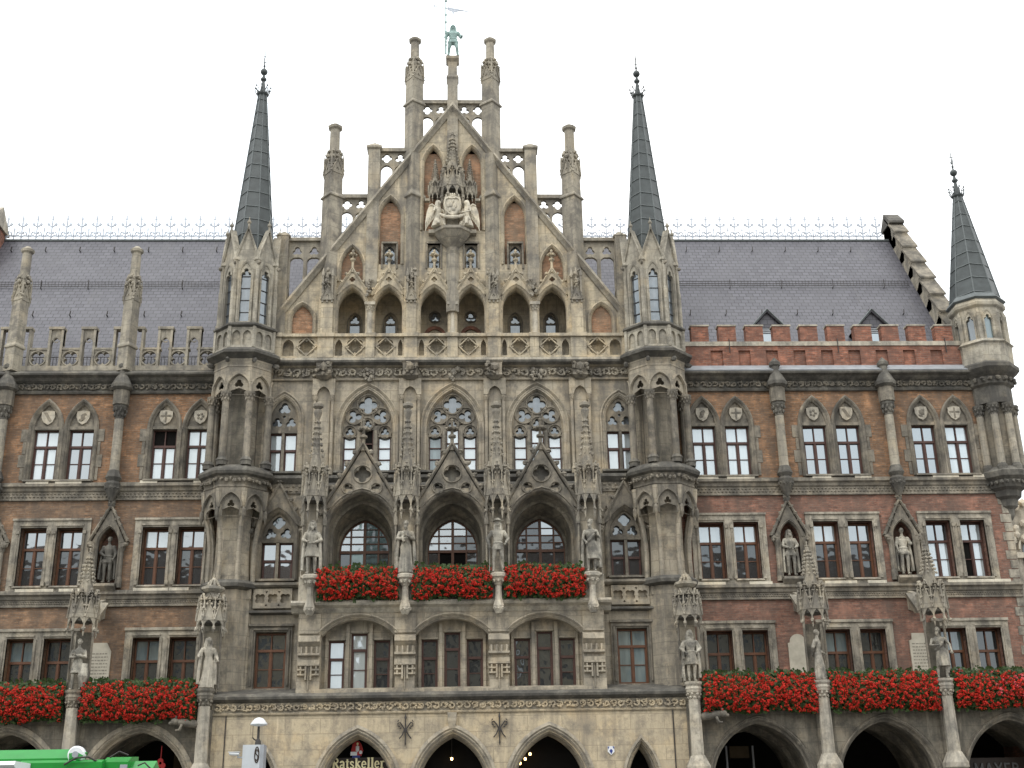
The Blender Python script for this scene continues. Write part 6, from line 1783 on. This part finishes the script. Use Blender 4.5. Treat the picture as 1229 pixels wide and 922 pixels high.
# small blue and white plaque
m = MB('white_paint'); x, z = 5.28, 4.33
m.plate([(x-.11, z+.13), (x-.11, z-.05), (x, z-.15), (x+.11, z-.05), (x+.11, z+.13)], G0-.05, G0)
m.mat('blue_paint').plate([(x-.06, z-.02), (x, z-.12), (x+.06, z-.02), (x, z+.05)], G0-.056, G0-.05); m.plate([(x-.105, z+.02), (x-.05, z+.12), (x-.105, z+.12)], G0-.056, G0-.05); m.plate([(x+.105, z+.02), (x+.105, z+.12), (x+.05, z+.12)], G0-.056, G0-.05)
o = m.build('wall_plaque'); tag(o, 'small blue and white shield plaque on the yellow stone wall', 'plaque')
# inscribed tablets on the second floor wall
for i, (x, lb, kind) in enumerate(((-12.4, 'pale tablet with cut corners and rows of text on the left wing', 0), (12.42, 'plain pale tablet with a rounded top on the right wing', 1), (16.85, 'pale tablet with stepped shoulders and rows of text near the right end', 2))):
    z0, z1 = 6.9, 8.36
    m = MB('marble'); hw = .36
    if kind == 0: pl = [(x-hw, z0), (x+hw, z0), (x+hw, z1-.3), (x+hw*.55, z1), (x-hw, z1)]
    elif kind == 1: pl = [(x-hw, z0), (x+hw, z0), (x+hw, z1-.3), (x+hw*.8, z1-.28)]+arc(x, z1-.28, hw*.8, .3, 0, 180, 10)+[(x-hw, z1-.3)]
    else: pl = [(x-hw, z0), (x+hw, z0), (x+hw, z1), (x-hw*.7, z1), (x-hw*.7, z1-.22), (x-hw, z1-.26)]
    m.plate(pl, -.06, .02)
    if kind != 1:
        rnd = random.Random(i)
        m.mat('ink')
        for r in range(9):
            a = x-hw*.78
            while a < x+hw*.7:
                w_ = rnd.uniform(.04, .11); b_ = min(a+w_, x+hw*.75); m.box(a, b_, -.064, -.058, z1-.40-r*.115, z1-.36-r*.115); a = b_+.03
    o = m.build('inscribed_tablet'); tag(o, lb, 'tablet', 'tablets on the second floor')
# red sign hanging in the left arch
m = MB('red_paint'); x, y = -9.72, -1.2
m.tube([(x, y, 4.75), (x, y, 4.35)], .02, 5)
m.plate(foil(x, 4.16, .19, 3, pi/2, 24), y-.05, y+.05, [circ(x, 4.19, .05, 8)], back=True); m.plate(foil(x, 3.84, .2, 4, pi/4, 24), y-.05, y+.05, [circ(x, 3.84, .05, 8)], back=True)
m.box(x-.06, x+.06, y-.05, y+.05, 3.2, 3.72)
o = m.build('hanging_sign'); tag(o, 'dark red openwork sign hanging inside the left arcade arch', 'sign')
m = MB('vault'); m.box(-10.0, -9.0, 1.9, 2.15, 0, 4.9); m.box(-9.0, -8.8, .2, 2.1, 0, 5.2); part(m, 'shop_front')
m = MB('grey_paint')
for x in (9.75, 10.7): m.box(x-.03, x+.03, 1.0, 1.1, 0, 4.6)
m.box(9.6, 10.9, 1.0, 1.1, 3.3, 3.4); m.mat('vault').box(9.9, 10.6, 1.2, 1.5, 4.2, 4.6); part(m, 'shop_front')
# downpipes and cables on the ground floor front
m = MB('iron')
for x in (-7.5, 7.42): m.tube([(x, G0-.03, 0), (x, G0-.03, 5.6)], .02, 6)
part(m, 'cable')

# ------------------------------------------------------------------ in front of the hall
# station pylon with a white box and a mushroom lamp
r = empty('station_pylon', (-5.08, -10, 0))
m = MB('grey_paint'); m.tube([(-.06, 0, 0), (-.06, 0, 3.5)], .09, 10); m.build('post', r)
m = MB('box_paint'); m.box(-.36, .10, -.2, .26, 3.3, 4.10); m.mat('grey_paint').box(.10, .2, -.2, .24, 3.3, 4.10); m.mat('grey_paint').box(-.37, .21, -.21, .27, 3.28, 3.42)
m.build('sign_box', r)
m = MB('signboard')
m.mould([(.02+.055*cos(a)*1.0, 3.84+.20*sin(a)) for a in [-i*2*pi/18 for i in range(19)]], [(.012, -.2), (.012, -.212), (-.014, -.212), (-.014, -.2)], False)
m.mould(arc(.02, 3.90, .03, .07, 10, 210, 7)+arc(.02, 3.77, .03, .07, 60, -150, 7), [(.012, -.2), (.012, -.214), (-.012, -.214), (-.012, -.2)], False)
m.build('logo', r)
m = MB('iron'); m.frus(.0, 0, [(.09, 4.10), (.07, 4.2), (.035, 4.28), (.03, 4.62)], 10); m.tube([(-.02, 0, 4.2), (-.12, 0, 4.26), (-.15, 0, 4.30)], .02, 5); m.tube([(-.15, 0, 4.28), (-.15, 0, 4.62)], .008, 4); m.build('lamp_stem', r)
m = MB('white_paint'); m.smooth = True; m.frus(0, 0, [(.03, 4.58), (.22, 4.62), (.225, 4.65), (.17, 4.72), (.12, 4.78), (.05, 4.81), (.01, 4.815)], 20); m.build('lamp_shade', r)
tag(r, 'white station sign box on a post topped by a mushroom-shaped lamp', 'sign post')
r = empty('security_camera', (-5.62, -10, 3.88))
m = MB('white_paint'); m.tube([(-.2, 0, .02), (.06, 0, .0)], .045, 8); m.box(-.23, .08, -.05, .05, .045, .06); m.build('housing', r)
m = MB('grey_paint'); m.tube([(.02, 0, -.02), (.02, 0, -.08), (.25, 0, -.1)], .02, 6); m.build('bracket', r)
tag(r, 'small white security camera beside the station sign box', 'camera')

# green crane truck, only its folded boom shows at the bottom left
YT = -15.0
t = empty('crane_truck', (-9.62, YT, -.16))
m = MB('green_paint'); m.box(-4.2, 2.9, -1.0, 1.0, .75, 1.15)
for x in (-3.2, 1.2): m.box(x-.7, x+.7, -1.2, 1.2, 1.1, 1.25)
m.build('chassis', t)
for x in (-3.3, .6, 2.1):
    for y in (-1.05, 1.05):
        m = MB('rubber'); m.X = Matrix.Translation((x, y, .5)) @ Matrix.Rotation(pi/2, 4, 'X')
        m.frus(0, 0, [(.34, -.16), (.48, -.13), (.5, -.05), (.5, .05), (.48, .13), (.34, .16)], 24); m.mat('grey_paint').frus(0, 0, [(.24, -.17), (.26, .0), (.24, .17)], 16); m.build('wheel', t)
m = MB('green_paint')
m.runx([(-1.75, 1.15), (-1.75, 2.0), (-1.6, 3.35), (-1.5, 3.42), (-.62, 3.42), (-.62, 1.15)], -2.3, .5)
m.mat('white_paint').runx([(-1.7, 3.40), (-1.78, 3.46), (-1.7, 3.54), (-.60, 3.54), (-.60, 3.40)], -2.35, .56)
cab = m.build('cab', t)
m = MB('glass_d'); m.box(-2.1, .3, -1.72, -1.66, 2.1, 3.3); m.mat('white_paint').box(-.95, -.85, -1.78, -1.6, 1.9, 3.4); m.build('cab_window', cab)
m = MB('green_paint'); m.runx([(-.5, 3.46), (-.5, 3.66), (-.32, 3.86), (.32, 3.86), (.5, 3.66), (.5, 3.46)], -6, 1.35)
m.runx([(-.62, 1.2), (-.62, 3.45), (.62, 3.45), (.62, 1.2)], -.6, .6)
m.tube([(1.35, -.5, 3.66), (1.5, -.5, 3.68), (1.6, -.5, 3.62)], .18, 10)
m.mat('grey_paint').box(.3, .55, -.56, -.5, 3.52, 3.60)
m.build('boom', t)
m = MB('white_paint'); m.X = Matrix.Translation((1.48, -.55, 3.72)) @ Matrix.Rotation(pi/2, 4, 'X'); m.frus(0, 0, [(.16, -.1), (.19, -.06), (.19, .06), (.16, .1)], 18); m.mat('grey_paint').frus(0, 0, [(.07, .1), (.07, .14)], 10); m.build('boom_roller', t)
m = MB('green_paint')
m.runx([(-.75, 2.9), (-.75, 3.55), (-.6, 3.61), (-.3, 3.61), (-.2, 3.55), (-.2, 2.9)], .3, 2.1)
m.runx([(-.5, 2.9), (-.5, 3.56), (-.2, 3.68), (.4, 3.72), (.4, 2.9)], 2.05, 2.6); m.runx([(-.35, 2.9), (-.35, 3.42), (0, 3.6), (.3, 3.42), (.3, 2.9)], 2.6, 3.12)
m.mat('grey_paint').box(2.45, 2.6, -.56, -.5, 3.35, 3.5); m.mat('iron').tube([(1.3, -.8, 3.5), (1.55, -.82, 3.64), (1.8, -.8, 3.66), (2.1, -.6, 3.5)], .02, 6); m.tube([(2.2, -.5, 3.66), (2.4, -.52, 3.78), (2.6, -.5, 3.7)], .018, 6); m.tube([(2.8, -.4, 3.48), (2.95, -.42, 3.54), (3.1, -.4, 3.4)], .018, 6)
m.build('jib_head', t)
tag(t, 'bright green mobile crane truck with its boom folded flat, at the bottom left corner', 'crane truck')

# ------------------------------------------------------------------ neighbours
m = MB('pale')
h = empty('neighbour_house', (25.3, 10, 0))
m.box(-.9, 12, 0, 10, 0, 15.8); m.build('wall', h)
m = MB('white')
for z in (11, 13.2): m.box(-1.0, 3, -.15, 0, z, z+.25)
for x in (-.4, .9): m.mould(gothic(x, 13.6, .4, .7, 6, 12.2)[1:-1], [(.1, 0), (.1, -.15), (0, -.12), (0, .0)])
rnd = random.Random(3)
for k in range(14): m.blob(rnd.uniform(-1, 1.2), -.15, rnd.uniform(14, 15.8), .18, .15, .2, rnd, .3)
m.build('carved_front', h)
m = MB('glass_d'); 
for x in (-.4, .9): m.plate(gothic(x, 13.5, .3, .5, 6, 12.2), -.05, -.02)
m.build('window', h)
tag(h, 'pale carved stone house front glimpsed past the right end of the hall', 'house')
HS = [(-46, -24.5, 23, 'plaster', 3), (-23.8, -14.8, 22, 'ground_stone', 4), (-7.6, 4.5, 22.5, 'plaster', 4), (5.2, 19, 23.5, 'ground_stone', 5), (19.6, 45, 22.5, 'plaster', 6)]
for i, (x0, x1, ht, mt, nb) in enumerate(HS):
    y = -74
    h = empty('townhouse', ((x0+x1)/2, y, 0)); L = (x1-x0)/2
    m = MB(mt); nx = max(3, int(2*L/3))
    wins = [rect(-L+2*L*(k+.5)/nx-.6, -L+2*L*(k+.5)/nx+.6, z, z+1.9) for k in range(nx) for z in [4.5+3.4*j for j in range(int((ht-6)/3.4)+1)]]
    m.X = Matrix.Rotation(pi, 4, 'Z')
    m.plate(rect(-L, L, 0, ht), 0, .4, wins); m.box(-L, L, .4, 12, 0, ht); m.box(-L-.2, L+.2, -.3, 0, ht-.3, ht); m.build('wall', h)
    m = MB('tile'); m.X = Matrix.Rotation(pi, 4, 'Z'); m.runx([(-.4, ht), (6, ht+6), (12.4, ht)], -L-.2, L+.2); m.build('roof', h)
    m = MB('glass_d'); m.X = Matrix.Rotation(pi, 4, 'Z')
    for wv in wins: m.box(wv[0][0], wv[1][0], .25, .3, wv[0][1], wv[2][1])
    m.build('window', h)
    tag(h, ['wide plaster townhouse at the left end of the row across the square', 'lower stone townhouse beside the church tower across the square', 'plaster townhouse right of the church tower across the square', 'tall stone townhouse across the square behind the photographer', 'wide plaster townhouse at the right end of the row across the square'][i], 'house', 'townhouses across the square')
h = empty('church_tower', (-10.6, -110, 0))
m = MB('plaster'); m.box(-2.2, 2.2, -2.2, 2.2, 0, 34); m.build('wall', h)
m = MB('bronze'); m.frus(0, 0, [(2.9, 34), (3.0, 35), (2.2, 37.5), (1.4, 38.5), (1.3, 41), (.3, 44), (.05, 47)], 8); m.build('roof', h)
tag(h, 'church tower with a green cupola standing behind the gap in the row across the square', 'church tower')
